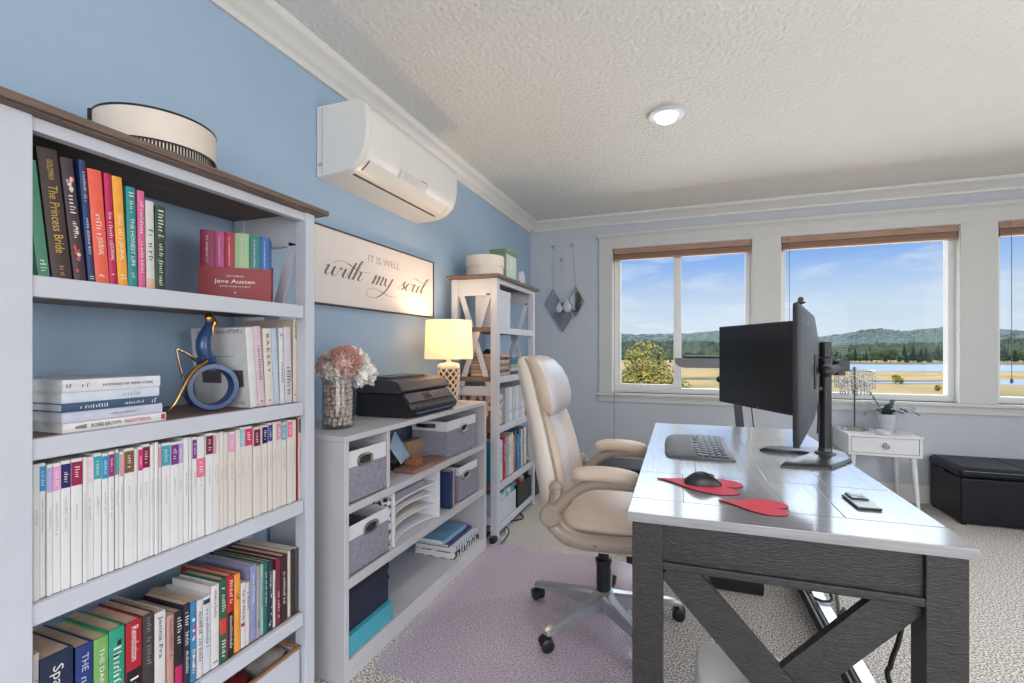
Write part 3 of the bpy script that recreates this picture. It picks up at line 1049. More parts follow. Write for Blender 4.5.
b = MB(); b.tube(smooth_path([fp(345, 345), fp(315, 320), fp(290, 270), fp(288, 210), fp(305, 160), fp(318, 120), fp(316, 95)]), [.013 + .006 * math.sin(i * .12) for i in range(37)], 12)
b.tube(smooth_path([fp(262, 335), fp(300, 330), fp(345, 322)]), .014, 10)
part(b, 'torso', NAVY, r)
b = MB(); b.tube(smooth_path([fp(248, 332), fp(190, 290), fp(128, 262)]), [.0045] * 6 + [.0035] * 7, 8); b.tube(smooth_path([fp(128, 262), fp(140, 330), fp(158, 400), fp(168, 438)]), .0036, 8)
part(b, 'bent_leg', M('silver_gold_metal', (178, 160, 140), .25, metal=1.0), r, 'silvery bent leg')
b = MB(); b.tube(smooth_path([fp(300, 335, .02), fp(262, 362, .03), fp(210, 420, .034), fp(165, 500, .034), fp(120, 585, .03), fp(72, 636, .02)]), [.008 - .0002 * i for i in range(31)], 10)
part(b, 'straight_leg', GOLD, r, 'gold outstretched leg')
b = MB(); b.sphere(fp(318, 78), .0125, 14, 10, sc3=(.9, .85, 1.25)); b.tube(smooth_path([fp(310, 60), fp(340, 85), fp(352, 105), fp(340, 140), fp(345, 175)]), [.009 - .0002 * i for i in range(25)], 8)
b.tube(smooth_path([fp(352, 95), fp(366, 105), fp(350, 120)]), .005, 8)
part(b, 'head', GOLD, r, 'gold head and arms')

# ---------------------------------------------------------------- magazines on the third shelf
TAGC = dict(blue=(40, 140, 196), lavender=(176, 164, 206), pink=(222, 156, 196), navy=(26, 26, 92), crimson=(150, 24, 72), palepink=(224, 200, 208), teal=(52, 160, 176), magenta=(152, 36, 112), green=(70, 160, 150),
            rose=(214, 150, 160), brown=(116, 88, 48), hotpink=(204, 36, 110), maroon=(120, 22, 56), purple=(120, 52, 130), coral=(226, 116, 146), sky=(150, 194, 208), red=(214, 52, 96), skyblue=(110, 170, 196), darkblue=(48, 60, 140))
TAGW = dict(palepink='pale pink', hotpink='hot pink', skyblue='light blue', darkblue='deep blue', sky='powder blue')
MAGW = M('magazine_white', (222, 220, 220), .42, var=.02, scale=14)
MAGG = M('magazine_cream', (216, 208, 200), .42, var=.02, scale=14)
MAGS = [(33, None), (40.3, 'blue'), (47.5, 'lavender'), (53, 'pink'), (61.7, 'navy'), (71.7, 'crimson'), (83.3, None), (87.3, 'palepink'), (95, 'teal'), (103.2, 'blue'), (109.6, 'magenta'), (116.5, 'green'), (120.4, 'rose'), (125.4, 'brown'),
        (135, None), (138.8, 'hotpink'), (143.6, 'maroon'), (151.2, None), (155.6, None), (159.6, 'rose'), (163.2, 'teal'), (171.6, 'purple'), (179.2, 'lavender'), (184.7, None), (189.8, None), (193.2, 'purple'), (197.8, 'coral'), (206.6, 'maroon'),
        (213.8, 'rose'), (216.6, None), (220.4, None), (224.4, None), (229.2, 'pink'), (236.4, None), (241.2, 'sky'), (246, 'red'), (254, 'maroon'), (261.2, None), (263.4, 'navy'), (269, 'darkblue'), (273.4, None), (277.6, 'rose'), (282.6, 'skyblue'), (288, 'coral'), (293.2, None)]
ORD = 'first second third fourth fifth sixth seventh eighth ninth tenth eleventh twelfth thirteenth fourteenth fifteenth sixteenth seventeenth eighteenth nineteenth twentieth'.split()


def ordinal(n):
    if n <= 20: return ORD[n - 1]
    t, u = divmod(n, 10)
    base = {2: 'twenty', 3: 'thirty', 4: 'forty', 5: 'fifty'}[t]
    return base + '-' + ORD[u - 1] if u else {2: 'twentieth', 3: 'thirtieth', 4: 'fortieth'}[t]


S3 = SH[2] + .0015
rnd = random.Random(31)
xm = .316
for i, (u, tag) in enumerate(MAGS):
    un = MAGS[i + 1][0] if i + 1 < len(MAGS) else 297
    xf = xm - rnd.uniform(0, .004)
    y0, y1 = Yx(u, xm), Yx(un, xm) - rnd.choice((.0006, .0012, .002, .003))
    h = Zv(463.5 - (u - 48) * .192, xm, y0) - S3 if False else rnd.uniform(.262, .270)
    b = MB()
    b.box((xf - .21, y0, S3), (xf, y1, S3 + h), .0012 if y1 - y0 > .006 else 0, 0, seg=1)
    if tag:
        off = .05 if tag == 'coral' and un < 210 else 0
        b.box((xf - .001, y0 + .0003, S3 + h - .056 - off), (xf + .0006, y1 - .0003, S3 + h - .007 - off), 0, 1)
        if y1 - y0 > .009: print_marks(b, (xf + .001, (y0 + y1) / 2, S3 + h - .032 - off), (0, 0, -1), (0, 1, 0), .03, (y1 - y0) * .42, 2, seed=i)
    print_marks(b, (xf + .0008, (y0 + y1) / 2, S3 + h - .105 - rnd.uniform(0, .012)), (0, 0, -1), (0, 1, 0), rnd.uniform(.03, .07), min(.004, (y1 - y0) * .32), 3, seed=100 + i)
    tc_ = TAGC[tag] if tag else (200, 200, 200)
    tn = TAGW.get(tag, tag)
    k = len(MAGS) - i
    lab = ('white magazine with %s tag, %s in the row from the post beside the sign' % (tn, ordinal(k))) if tag else ('untagged white magazine, %s in the row from the post beside the sign' % ordinal(k))
    solo(b, 'magazine', [MAGW if i < 30 else MAGG, cloth(tc_), INKW, M('grey_ink', (150, 148, 150), .6)], lab, 'magazine', 'white magazines on the third shelf', smooth=0)
for u, un, col, lab, ink in ((297.1, 298.6, (150, 34, 36), 'thin dark red booklet at the end of the magazine row', INKW), (298.7, 302.3, (200, 198, 192), 'cream book with dark green top ending the magazine row', INKD)):
    y0, y1 = Yx(u, xm), max(Yx(u, xm) + .003, min(Yx(un, xm), 1.2405))
    make_book((xm, y0, S3), (0, 0, 0), y1 - y0, .268, .19, col, lab, 'white magazines on the third shelf', hard=False, pages=PAPERW, ink=ink, marks=[(.5, .3, .4)], band=[(.82, .99, (36, 70, 56))] if un > 300 else None)

# ---------------------------------------------------------------- fourth shelf
S4 = SH[3] + .0015
G4 = 'books on the lower shelf of the tall bookcase'
L4 = [
    (33.5, 39.5, 655, (206, 202, 196), 'white book at the very start of the lower row', dict(ink=INKD, marks=[(.75, .1, .5)])),
    (40.6, 73.6, 661, (30, 44, 74), 'very thick dark navy book with white script on the lower row', dict(title=[('Sparti', .76, .28, .34)])),
    (75.6, 93.2, 649, (36, 58, 120), 'royal blue book with large stacked lettering beside the thick navy book', dict(title=[('THE', .84, .16, .4)], marks=[(.5, .42, .4)], ink=M('pale_blue_ink', (196, 204, 226), .6))),
    (94, 108.6, 641, (118, 170, 92), 'light green book with white capitals on the lower row', dict(title=[('THE DANIEL PL', .62, .56, .34)])),
    (109.2, 124.8, 632, (44, 150, 122), 'emerald green book with a small portrait at the spine top', dict(marks=[(.62, .4, .5)], extra=patches([(34, 38, 48)], 77))),
    (126, 142.2, 625, (170, 30, 46), 'red and black book titled Revolution on the lower row', dict(title=[('Revolution', .78, .34, .46)], marks=[(.4, .15, .5)], band=[(.0, .52, (24, 22, 24))])),
    (143, 154.4, 617, (62, 54, 56), 'charcoal book with widely spaced pale letters', dict(marks=[(.72, .5, .4)], ink=M('faint_ink', (150, 144, 144), .6))),
    (154.8, 165.8, 614.5, (214, 210, 210), 'white book with tall grey lettering beside the charcoal book', dict(title=[('Jenna Fra', .72, .46, .38)], ink=INKD)),
    (166.8, 174.4, 617, (196, 148, 136), 'dusty pink paperback on the lower row', dict(hard=False, marks=[(.7, .5, .4)], ink=INKD)),
    (174.8, 183.4, 613.5, (40, 34, 38), 'black book with a magenta foot on the lower row', dict(marks=[(.75, .35, .5)], band=[(.0, .32, (190, 36, 96))])),
    (183.8, 190, 605.5, (44, 42, 60), 'dark indigo paperback with white lettering after the magenta-footed book', dict(hard=False, marks=[(.7, .4, .6), (.3, .3, .5)])),
    (190.4, 196.8, 603.5, (54, 130, 176), 'blue paperback with pink and white swirls', dict(hard=False, marks=[(.25, .3, .5)], extra=patches([(206, 60, 110), (230, 226, 226)], 5))),
    (197.1, 202.8, 601.5, (214, 208, 204), 'white paperback just after the blue swirled one', dict(hard=False, ink=INKD, marks=[(.7, .3, .6), (.35, .3, .6)])),
    (203.2, 210.8, 598, (202, 206, 214), 'pale grey hardback with navy band at its top', dict(ink=INKD, marks=[(.55, .55, .4)], band=[(.9, .96, (44, 56, 84))], pages=PAPERW)),
    (211.2, 219.2, 587, (216, 212, 210), 'tall white hardback with a brown dot near its foot', dict(ink=INKD, marks=[(.75, .35, .35), (.06, .03, .6)], pages=PAPERW)),
    (219.6, 227, 581, (46, 92, 72), 'dark green book with red and blue lower bands', dict(marks=[(.75, .3, .5), (.16, .2, .5)], band=[(.34, .52, (196, 66, 60))])),
    (227.3, 234.2, 577, (186, 36, 44), 'red book with black lower half and white script', dict(marks=[(.80, .28, .45), (.3, .4, .4)], band=[(.0, .55, (32, 28, 30))])),
    (234.5, 240.4, 575.5, (228, 156, 70), 'orange yellow book standing beside the red and black one', dict(ink=INKD, marks=[(.7, .1, .5)])),
    (240.9, 245.5, 584, (214, 206, 202), 'white paperback with red seal after the orange book', dict(hard=False, ink=INKD, marks=[(.65, .45, .6)], band=[(.33, .38, (150, 40, 50))])),
    (245.8, 249.8, 583.5, (208, 202, 202), 'slim white paperback touching the lavender book', dict(hard=False, ink=INKD, marks=[(.7, .3, .5)])),
    (250.3, 256.6, 567, (140, 146, 186), 'tall lavender blue hardback on the lower row', dict(marks=[(.7, .4, .4)])),
    (256.8, 260, 566.5, (158, 154, 160), 'slim grey book after the lavender hardback', dict(ink=INKD, marks=[(.2, .1, .5)])),
    (260.2, 263.6, 565.5, (156, 186, 178), 'slim mint green book on the lower row', dict(ink=INKD, marks=[(.6, .4, .5)])),
    (263.8, 268, 563, (36, 104, 92), 'dark teal book between mint and navy books', dict(marks=[(.6, .5, .4)])),
    (268.2, 272.8, 562, (36, 52, 72), 'dark slate blue book with small picture at its foot', dict(marks=[(.7, .3, .4)], extra=patches([(200, 200, 200)], 12))),
    (273.2, 275.7, 571.5, (214, 208, 206), 'thin white booklet between the slate and wine red books', dict(hard=False, ink=INKD, marks=[(.7, .3, .5)])),
    (276, 280.6, 560, (120, 44, 62), 'wine red book near the end of the lower row', dict(marks=[(.3, .4, .4)])),
    (281, 287.2, 557, (66, 40, 44), 'black and dark red book near the end of the lower row', dict(marks=[(.5, .5, .4)])),
    (287.8, 290.8, 552, (210, 196, 182), 'thin cream notebook near the end of the lower row', dict(hard=False)),
    (291.2, 294.6, 550.5, (52, 46, 48), 'black spiral notebook next to last on the lower row', dict(hard=False, pages=PAPERW)),
    (295, 299, 549.5, (74, 68, 70), 'dark grey notebook ending the lower row', dict(hard=False, pages=PAPERW)),
]
rnd = random.Random(2)
for u0, u1, vt, col, lab, kw in L4:
    xf = .312 - rnd.uniform(0, .006)
    row_book(u0, u1, u0, vt, S4, xf, rnd.uniform(.15, .185) + (.05 if u0 > 250 else .0), col, lab, G4, **kw)

# crate on the bottom shelf
S5 = SH[4] + .0015
r = thing('storage_box', 'white box with wooden rim on the bottom shelf of the tall bookcase', 'box', (.19, .95, S5), world=True)
b = MB()
x0, x1, y0, y1, zt = .06, .318, .62, 1.236, .222
b.box((x0, y0, S5), (x1, y1, S5 + .006)); b.box((x1 - .006, y0, S5), (x1, y1, zt), .002); b.box((x0, y0, S5), (x0 + .006, y1, zt), .002); b.box((x0, y0, S5), (x1, y0 + .006, zt), .002); b.box((x0, y1 - .006, S5), (x1, y1, zt), .002)
part(b, 'box_body', WHITE, r)
RIM = M('rim_wood', (166, 126, 92), .5, col2=(140, 102, 74), scale=5, stretch=(10, 1, 10))
b = MB()
b.box((x1 - .008, y0 - .002, zt - .001), (x1 + .002, y1 + .002, zt + .008), .001); b.box((x0 - .002, y0 - .002, zt - .001), (x0 + .008, y1 + .002, zt + .008), .001)
b.box((x0, y0 - .002, zt - .001), (x1, y0 + .008, zt + .008), .001); b.box((x0, y1 - .008, zt - .001), (x1, y1 + .002, zt + .008), .001)
part(b, 'rim', RIM, r, 'wooden rim')
for (ya_, yb_, col, lab, zz, nm) in ((.70, .95, (110, 108, 112), 'crumpled grey wrapper in the wooden-rimmed box', .226, 'wrapper'), (.955, 1.09, (104, 30, 36), 'dark red pouch in the wooden-rimmed box', .232, 'pouch'), (1.095, 1.225, (140, 132, 128), 'pale wrapped packet in the wooden-rimmed box', .23, 'packet')):
    b = MB(); rn = random.Random(int(ya_ * 100))
    b.rings([[p + Vector((rn.uniform(-.004, .004), rn.uniform(-.004, .004), rn.uniform(-.004, .004))) for p in sring(.19, (ya_ + yb_) / 2, z, .11 * k, (yb_ - ya_) / 2 * k, 3.5, 22)] for z, k in ((S5 + .012, .9), (S5 + .05, 1), (.17, 1), (zz - .01, .95), (zz, .8), (zz + .006, .4))])
    solo(b, nm, M(nm + '_film', col, .3, var=.2, scale=18), lab, nm)
# ================================================================ LOW CABINET
CY0, CY1, CXF = 1.395, 2.668, 0.364
r = thing('low_cabinet', 'long low white open cabinet between the two bookcases', 'cabinet', (.19, (CY0 + CY1) / 2, 0), world=True)
CABW = M('cabinet_white', (196, 193, 197), .4, var=.012)
b = MB(); b.box((.012, CY0, .866), (CXF, CY1, .888), .003); part(b, 'top_panel', CABW, r)
for y0 in (CY0, CY1 - .026):
    b = MB(); b.box((.012, y0, 0), (CXF, y0 + .026, .867), .004); part(b, 'side_panel', CABW, r)
for z0, z1 in ((.604, .632), (.332, .367)):
    b = MB(); b.box((.02, CY0 + .02, z0), (CXF - .002, CY1 - .02, z1), .003); part(b, 'shelf', CABW, r)
b = MB(); b.box((.02, CY0 + .02, .05), (CXF - .018, CY1 - .02, .074), .002); b.box((CXF - .02, CY0 + .02, 0), (CXF - .001, CY1 - .02, .075), .003); part(b, 'base_shelf', CABW, r)
b = MB(); b.box((.012, CY0 + .02, .02), (.019, CY1 - .02, .87)); part(b, 'back_panel', M('cabinet_back', (150, 170, 196), .5, var=.02), r, 'blue grey back panel')
b = MB(); b.box((.02, 1.668, .632), (CXF - .012, 1.690, .866), .002); part(b, 'divider', CABW, r)

LINEN = M('grey_linen', (128, 126, 140), .9, col2=(150, 148, 162), scale=90, bump=.5, bscale=260, stretch=(1, 1, 1))
LINENW = M('white_linen', (218, 216, 222), .85, var=.03, scale=90, bump=.3, bscale=260)
HOLESHADE = M('hole_shade', (44, 40, 42), .9)
STEEL = M('brushed_steel', (176, 172, 166), .28, metal=1.0, var=.06)
LEATH = M('black_leather', (34, 32, 36), .5)


def fabric_bin(x0, x1, y0, y1, z0, z1, zb, label, gro, strap=False):
    r = thing('fabric_bin', label, 'storage bin', ((x0 + x1) / 2, (y0 + y1) / 2, z0), world=True, group='grey and white fabric bins in the low cabinet')
    t = .006

    def walls(za, zc):
        b = MB()
        b.box((x1 - t, y0, za), (x1, y1, zc), .002); b.box((x0, y0, za), (x0 + t, y1, zc), .002)
        b.box((x0 + t, y0, za), (x1 - t, y0 + t, zc)); b.box((x0 + t, y1 - t, za), (x1 - t, y1, zc))
        return b
    b = walls(z0, zb); b.box((x0, y0, z0), (x1, y1, z0 + t)); part(b, 'bin_body', LINEN, r, 'grey linen lower body')
    part(walls(zb, z1), 'rim_band', LINENW, r, 'white upper band')
    gy, gz, gw, gh = gro
    n = 32
    ring = []
    for k in range(n):
        a = 2 * math.pi * k / n
        ring.append((math.copysign(abs(math.cos(a)) ** .75, math.cos(a)) * gw, math.copysign(abs(math.sin(a)) ** .9, math.sin(a)) * gh))
    b = MB(); b.tube([(x1 + .0015, gy + p, gz + q) for p, q in ring], .0055, 8, loop=True); g = part(b, 'grommet', STEEL, r, 'oval metal grommet')
    b = MB(); vs = [b.bm.verts.new((x1 + .0006, gy + p * .97, gz + q * .97)) for p, q in ring]; b.bm.faces.new(vs); part(b, 'grommet_hole_shade', HOLESHADE, g, smooth=0)  # dark disc on the bin wall stands in for the shaded hole
    if strap:
        xc = x0 + (x1 - x0) * .40
        b = MB(); zz = (zb + z1) / 2 + .002
        b.rings([[(xc + q, y0 - d, zz - .010), (xc + q, y0 - d, zz + .010), (xc + q, y0 - d - .003, zz + .010), (xc + q, y0 - d - .003, zz - .010)] for q, d in ((-.058, .0005), (-.045, .001), (-.035, .010), (0, .016), (.035, .010), (.045, .001), (.058, .0005))])
        s = part(b, 'strap_handle', LEATH, r, 'black leather strap handle')
        b = MB()
        for q in (-.052, .052): b.lathe([(.004, 0), (.003, .003), (.0005, .004)], (0, 0, 0), 10, M4=Matrix.Translation((xc + q, y0 - .003, zz)) @ Matrix.Rotation(R(90), 4, 'X'))
        part(b, 'rivets', STEEL, s)
    return r


fabric_bin(.05, .352, 1.428, 1.662, .6325, .826, .765, 'grey and white fabric bin on the upper tier under the pearl vase', (Yx(364.8, .352), .783, .042, .019))
fabric_bin(.05, .352, 1.428, 1.682, .3675, .552, .50, 'grey and white fabric bin on the middle tier beside the leopard print folder', (Yx(371, .352), .512, .042, .019))
fabric_bin(.134, .342, 2.205, 2.56, .6325, .825, .775, 'grey and white fabric bin with black strap handle on the upper tier', (Yx(463.5, .342), .768, .040, .019), True)
fabric_bin(.10, .342, 2.345, 2.585, .3675, .556, .512, 'grey and white fabric bin behind the spiral notebook', (Yx(466, .342), .502, .040, .018))

# leopard folder, letter tray, notebooks
m = M('leopard_print', (222, 216, 210), .6, col2=(34, 30, 32), scale=48, c_lo=.50, c_hi=.53, detail=1)
b = MB(); b.box((.09, 1.688, .3675), (.345, 1.706, .578), .002); solo(b, 'folder', m, 'black and white leopard print folder standing beside the middle tier bin', 'folder')
b = MB(); b.box((.03, 1.45, .6325), (.046, 1.65, .855), .002); solo(b, 'folder', m, 'black and white patterned folder showing above the bin under the pearl vase', 'folder')
TRAYW = M('tray_white', (226, 226, 230), .4, var=.01)
ty0, ty1 = 1.722, 2.122
r = thing('letter_tray', 'white letter sorter with three scooped trays on the middle tier', 'letter tray', (.2, (ty0 + ty1) / 2, .3675), world=True)
for y in (ty0, ty1 - .01):
    b = MB(); b.box((.06, y, .3675), (.348, y + .01, .596), .002); part(b, 'side_panel', TRAYW, r)
for z in (.547, .492, .436, .376):
    b = MB()
    n = 16
    outer = [(.348 - (.05 if z < .54 else .02) * math.sin(math.pi * k / n) ** .6, ty0 + .01 + (ty1 - ty0 - .02) * k / n) for k in range(n + 1)]
    b.prism(outer + [(.06, ty1 - .01), (.06, ty0 + .01)], lambda p, q, d: (p, q, d), z - .006, z); part(b, 'tray', TRAYW, r)
for z, c3, lab in ((.547, (206, 214, 226), 'bluish papers lying in the topmost letter tray'), (.492, (226, 224, 222), 'white papers lying in the middle letter tray'), (.436, (216, 208, 200), 'cream papers lying in the lowest scooped letter tray')):
    b = MB()
    for k in range(5): b.box((.09 + .004 * k, ty0 + .03 + .006 * (k % 3), z + .0005 + .0016 * k), (.30 - .003 * k, ty1 - .04 - .008 * (k % 2), z + .0016 + .0016 * k))
    solo(b, 'paper_stack', M('paper_%d' % c3[0], c3, .8), lab, 'papers', smooth=0)
r = thing('notebook', 'dark blue notebook standing beside the letter sorter', 'notebook', (.25, 2.25, .3675), world=True)
b = MB(); b.box((.14, 2.232, .3675), (.345, 2.2345, .562), .001); b.box((.14, 2.262, .3675), (.345, 2.2645, .562), .001); b.box((.342, 2.232, .3675), (.346, 2.2645, .562), .001); part(b, 'cover', M('deep_blue_cover', (38, 58, 98), .45), r)
b = MB(); b.box((.143, 2.2345, .37), (.342, 2.262, .559)); part(b, 'page_block', PAPERW, r)
r = thing('spiral_notebook', 'spiral notebook with copper wire beside the dark blue notebook', 'notebook', (.25, 2.285, .3675), world=True)
b = MB(); b.box((.15, 2.270, .3675), (.338, 2.2718, .566)); b.box((.15, 2.298, .3675), (.338, 2.2998, .566)); part(b, 'cover', M('pink_cream_cover', (224, 196, 186), .5), r)
b = MB(); b.box((.152, 2.272, .369), (.336, 2.298, .563)); part(b, 'page_block', PAPERW, r)
b = MB()
for k in range(18):
    z = .378 + k * .0106
    b.tube([(.337 + .010 * math.cos(a), 2.285 + .019 * math.sin(a), z) for a in [2 * math.pi * i / 12 for i in range(12)]], .0014, 5, loop=True)
part(b, 'spiral_wire', M('copper_wire', (150, 96, 70), .3, metal=1.0), r)

# upper tier: card, box, tray board
r = thing('greeting_card', 'pale blue card leaning on the cabinet divider', 'card', (.26, 1.74, .6325), world=True)
b = MB()
p0, p1 = Vector((.345, 1.770, .672)), Vector((.22, 1.700, .672))
q = [at(396, 437, x=.30), at(409.7, 455, x=.33), at(402.5, 463.5, x=.35), at(396, 452, x=.33)]
q = [at(389, 447, x=.20), at(395, 431, x=.19), at(410, 455.5, x=.22), at(401, 464.5, x=.235)]
b.rings([q, [p + Vector((-.001, .002, 0)) for p in q]])
part(b, 'card_sheet', M('pale_blue_card', (170, 198, 224), .6, var=.08, scale=30), r)
b = MB(); e = at(400, 463, x=.232); b.box((e.x - .10, e.y - .03, .6325), (e.x + .004, e.y + .045, .648), .003); b.bar((e.x - .02, e.y + .02, .645), (e.x - .045, e.y + .03, .78), .012, .006); part(b, 'easel', BLACKP, r, 'small black easel')
b = MB(); b.box((.235, 1.885, .6325), (.344, 2.198, .651), .002)
solo(b, 'wooden_tray', M('brown_board', (150, 112, 94), .5, col2=(122, 88, 74), scale=5, stretch=(20, 1.5, 20)), 'flat brown wooden board at the front of the upper tier', 'wooden board')
b = MB(); y0_, y1_ = Yx(408, .2), Yx(422.5, .2); b.box((.155, y0_, .6325), (.2, y1_, .735), .003); b.box((.153, y0_ - .002, .708), (.202, y1_ + .002, .738), .003)
solo(b, 'small_box', M('kraft_box', (178, 150, 122), .6, var=.05), 'small tan box standing behind the brown board', 'box')
b = MB(); b.box((.25, 1.955, .6515), (.31, 2.02, .682), .004); b.lathe([(.012, .682), (.012, .688), (.008, .692), (.001, .692)], (.28, 1.987, 0), 14)
solo(b, 'trinket_box', M('reddish_wood', (150, 96, 70), .4), 'small reddish wooden trinket box on the brown board', 'box')

# bottom tier
TEAL = M('teal_card', (70, 164, 180), .5, var=.03)
r = thing('keepsake_box', 'flat teal box on the bottom tier under the navy box', 'box', (.2, 1.565, .0745), world=True)
b = MB(); b.box((.062, 1.428, .0745), (.346, 1.702, .145), .002); part(b, 'box_body', M('navy_box_side', (36, 44, 72), .5), r)
b = MB(); b.box((.058, 1.434, .078), (.353, 1.706, .152), .003); part(b, 'lid', TEAL, r, 'teal lid')
r = thing('document_box', 'black navy box with ring pull stacked on the teal box', 'box', (.2, 1.57, .1525), world=True)
b = MB(); b.box((.05, 1.428, .1525), (.334, 1.704, .298), .003); part(b, 'box_body', M('navy_black_card', (28, 36, 58), .5, var=.06), r)
b = MB(); b.box((.048, 1.4265, .286), (.337, 1.706, .312), .003); part(b, 'lid', M('black_card', (22, 26, 40), .5), r)
b = MB(); b.tube([(.318 + .011 * math.cos(a), 1.712, .244 + .013 * math.sin(a)) for a in [2 * math.pi * i / 20 for i in range(20)]], .003, 7, loop=True); b.box((.312, 1.703, .254), (.324, 1.713, .262), .001)
part(b, 'ring_pull', BLACKP, r)
pat = M('black_white_pattern', (226, 224, 228), .5, col2=(38, 38, 44), scale=34, c_lo=.495, c_hi=.52, detail=0.5)
zz = .0745
for i, (t, dx, dy, mt, lab, sp) in enumerate((
        (.034, 0, 0, pat, 'black and white patterned binder at the bottom of the flat pile on the base shelf', 1), (.03, -.004, .006, M('white_binder', (220, 218, 222), .5), 'white binder with patterned spine in the flat pile on the base shelf', 1),
        (.016, -.03, -.01, M('lilac_navy_folder', (64, 62, 110), .5), 'dark violet folder in the flat pile on the base shelf', 0), (.024, -.05, -.03, M('sky_blue_book', (128, 172, 204), .5, var=.15, scale=9), 'sky blue book topping the flat pile on the base shelf', 0))):
    x0, x1, y0, y1 = .09 + dx * .5, .336 + dx, 2.30 + dy, 2.618 + dy - .012 * i
    r = thing('binder' if sp else 'book', lab, 'binder' if sp else 'book', ((x0 + x1) / 2, (y0 + y1) / 2, zz), world=True, group='flat pile on the base shelf of the low cabinet')
    b = MB(); b.box((x0, y0, zz), (x1, y1, zz + .002)); b.box((x0, y0, zz + t - .002), (x1, y1, zz + t)); b.box((x1 - .003, y0, zz), (x1, y1, zz + t), .001); part(b, 'cover', mt, r)
    b = MB(); b.box((x0 + .004, y0 + .004, zz + .002), (x1 - .003, y1 - .004, zz + t - .002)); part(b, 'page_block', PAPERW, r)
    if sp:
        b = MB()
        for k in range(9):
            y = y0 + .015 + k * (y1 - y0 - .03) / 9
            b.quad((x1 + .0006, y, zz + .004), (x1 + .0006, y + .018, zz + .004), (x1 + .0006, y + .022, zz + t - .004), (x1 + .0006, y + .006, zz + t - .004))
        part(b, 'spine_pattern', M('black_ink', (26, 24, 26), .6) if i == 0 else M('blue_ink_pattern', (120, 150, 190), .6), r, smooth=0)
    zz += t + .0004

# ---------------------------------------------------------------- vase with pearls and peonies
VX, VY, VR = .198, 1.558, .061
r = thing('glass_vase', 'clear glass vase of pearls holding peonies on the low cabinet', 'vase', (VX, VY, .888), world=True)
b = MB()
b.lathe([(.002, .889), (VR - .004, .889), (VR, .894), (VR, 1.07), (VR - .003, 1.085), (VR + .004, 1.096), (VR + .001, 1.096), (VR - .006, 1.085), (VR - .0035, 1.07), (VR - .0035, .900), (.002, .899)], (VX, VY, 0), 40, cap=False)
part(b, 'vase_glass', glassy('clear_glass', (238, 240, 240), .1), r)
b = MB(); rnd = random.Random(5)
z = .909
pts = []
while z < 1.062:
    for rad, n in ((.0465, 14), (.029, 8), (.010, 3)):
        o = rnd.uniform(0, 6)
        for k in range(n):
            a = o + 2 * math.pi * k / n
            s = rnd.uniform(.0078, .0104)
            b.sphere((VX + rad * math.cos(a), VY + rad * math.sin(a), z + rnd.uniform(-.003, .003)), s, 10, 7, 0 if rnd.random() < .7 else 1)
    z += .0162
solo(b, 'pearl_filling', [M('pearl', (242, 224, 214), .25, coat=.4, var=.03), M('pearl_pink', (234, 200, 190), .25, coat=.4)], 'pale pink pearls filling the glass vase', 'pearls', kind='stuff')


def petal(b, base, axis, out, length, width, cup, ruffle, rnd, mat=0):
    """a cupped petal from base; axis = direction it grows, out = away from the flower's centre"""
    axis, out = Vector(axis).normalized(), Vector(out).normalized()
    side = axis.cross(out).normalized()
    nu, nv = 6, 6
    rows = []
    ph = rnd.uniform(0, 6)
    for i in range(nv + 1):
        t = i / nv
        w = width * (math.sin(math.pi * min(1, .15 + t * .8)) ** .7)
        row = []
        for j in range(nu + 1):
            s = j / nu * 2 - 1
            bulge = cup * (math.sin(math.pi * t * .85)) * length - cup * s * s * width * .8
            rf = ruffle * t * t * math.sin(5 * s + ph + j) * width
            row.append(Vector(base) + axis * (length * t * (1 - .12 * s * s) + rf * .4) + side * (w * s) + out * (bulge + rf))
        rows.append(row)
    b.rings(rows, mat, cap=False, closed=False)


def peony(center, face, R0, mats, name, label, n_rings, seed, ruffle, tight, group):
    rnd = random.Random(seed)
    b = MB()
    f = Vector(face).normalized(); x = f.orthogonal().normalized(); y = f.cross(x)
    c = Vector(center)
    for ring in range(n_rings):
        t = ring / max(1, n_rings - 1)
        n = 5 + int(t * 7)
        tilt = R(4 + t * tight)
        for k in range(n):
            a = 2 * math.pi * (k + .5 * (ring % 2)) / n + rnd.uniform(-.2, .2)
            d = x * math.cos(a) + y * math.sin(a)
            ax_ = f * math.cos(tilt) + d * math.sin(tilt)
            ou = d * math.cos(tilt) - f * math.sin(tilt)
            petal(b, c - f * R0 * .55 + d * R0 * (.04 + .16 * t), ax_, ou, R0 * (.95 + .30 * t) * rnd.uniform(.88, 1.1), R0 * (.38 + .26 * t), .40 - .12 * t, ruffle, rnd, rnd.choice(range(len(mats))))
    b.sphere(c - f * R0 * .5, R0 * .32, 10, 7, 0)
    r = thing(name, label, 'flower', c, group=group, world=True)
    part(b, 'petals', mats, r, smooth=60)
    b = MB(); b.tube(smooth_path([c - f * R0 * .6, (c + Vector((VX, VY, 1.13))) / 2 - Vector((0, 0, .012)), (VX + (c.x - VX) * .2, VY + (c.y - VY) * .2, 1.09), (VX + (c.x - VX) * .05, VY + (c.y - VY) * .05, 1.068)], 4), .003, 6)
    part(b, 'stem', M('stem_green', (110, 124, 84), .6), r)


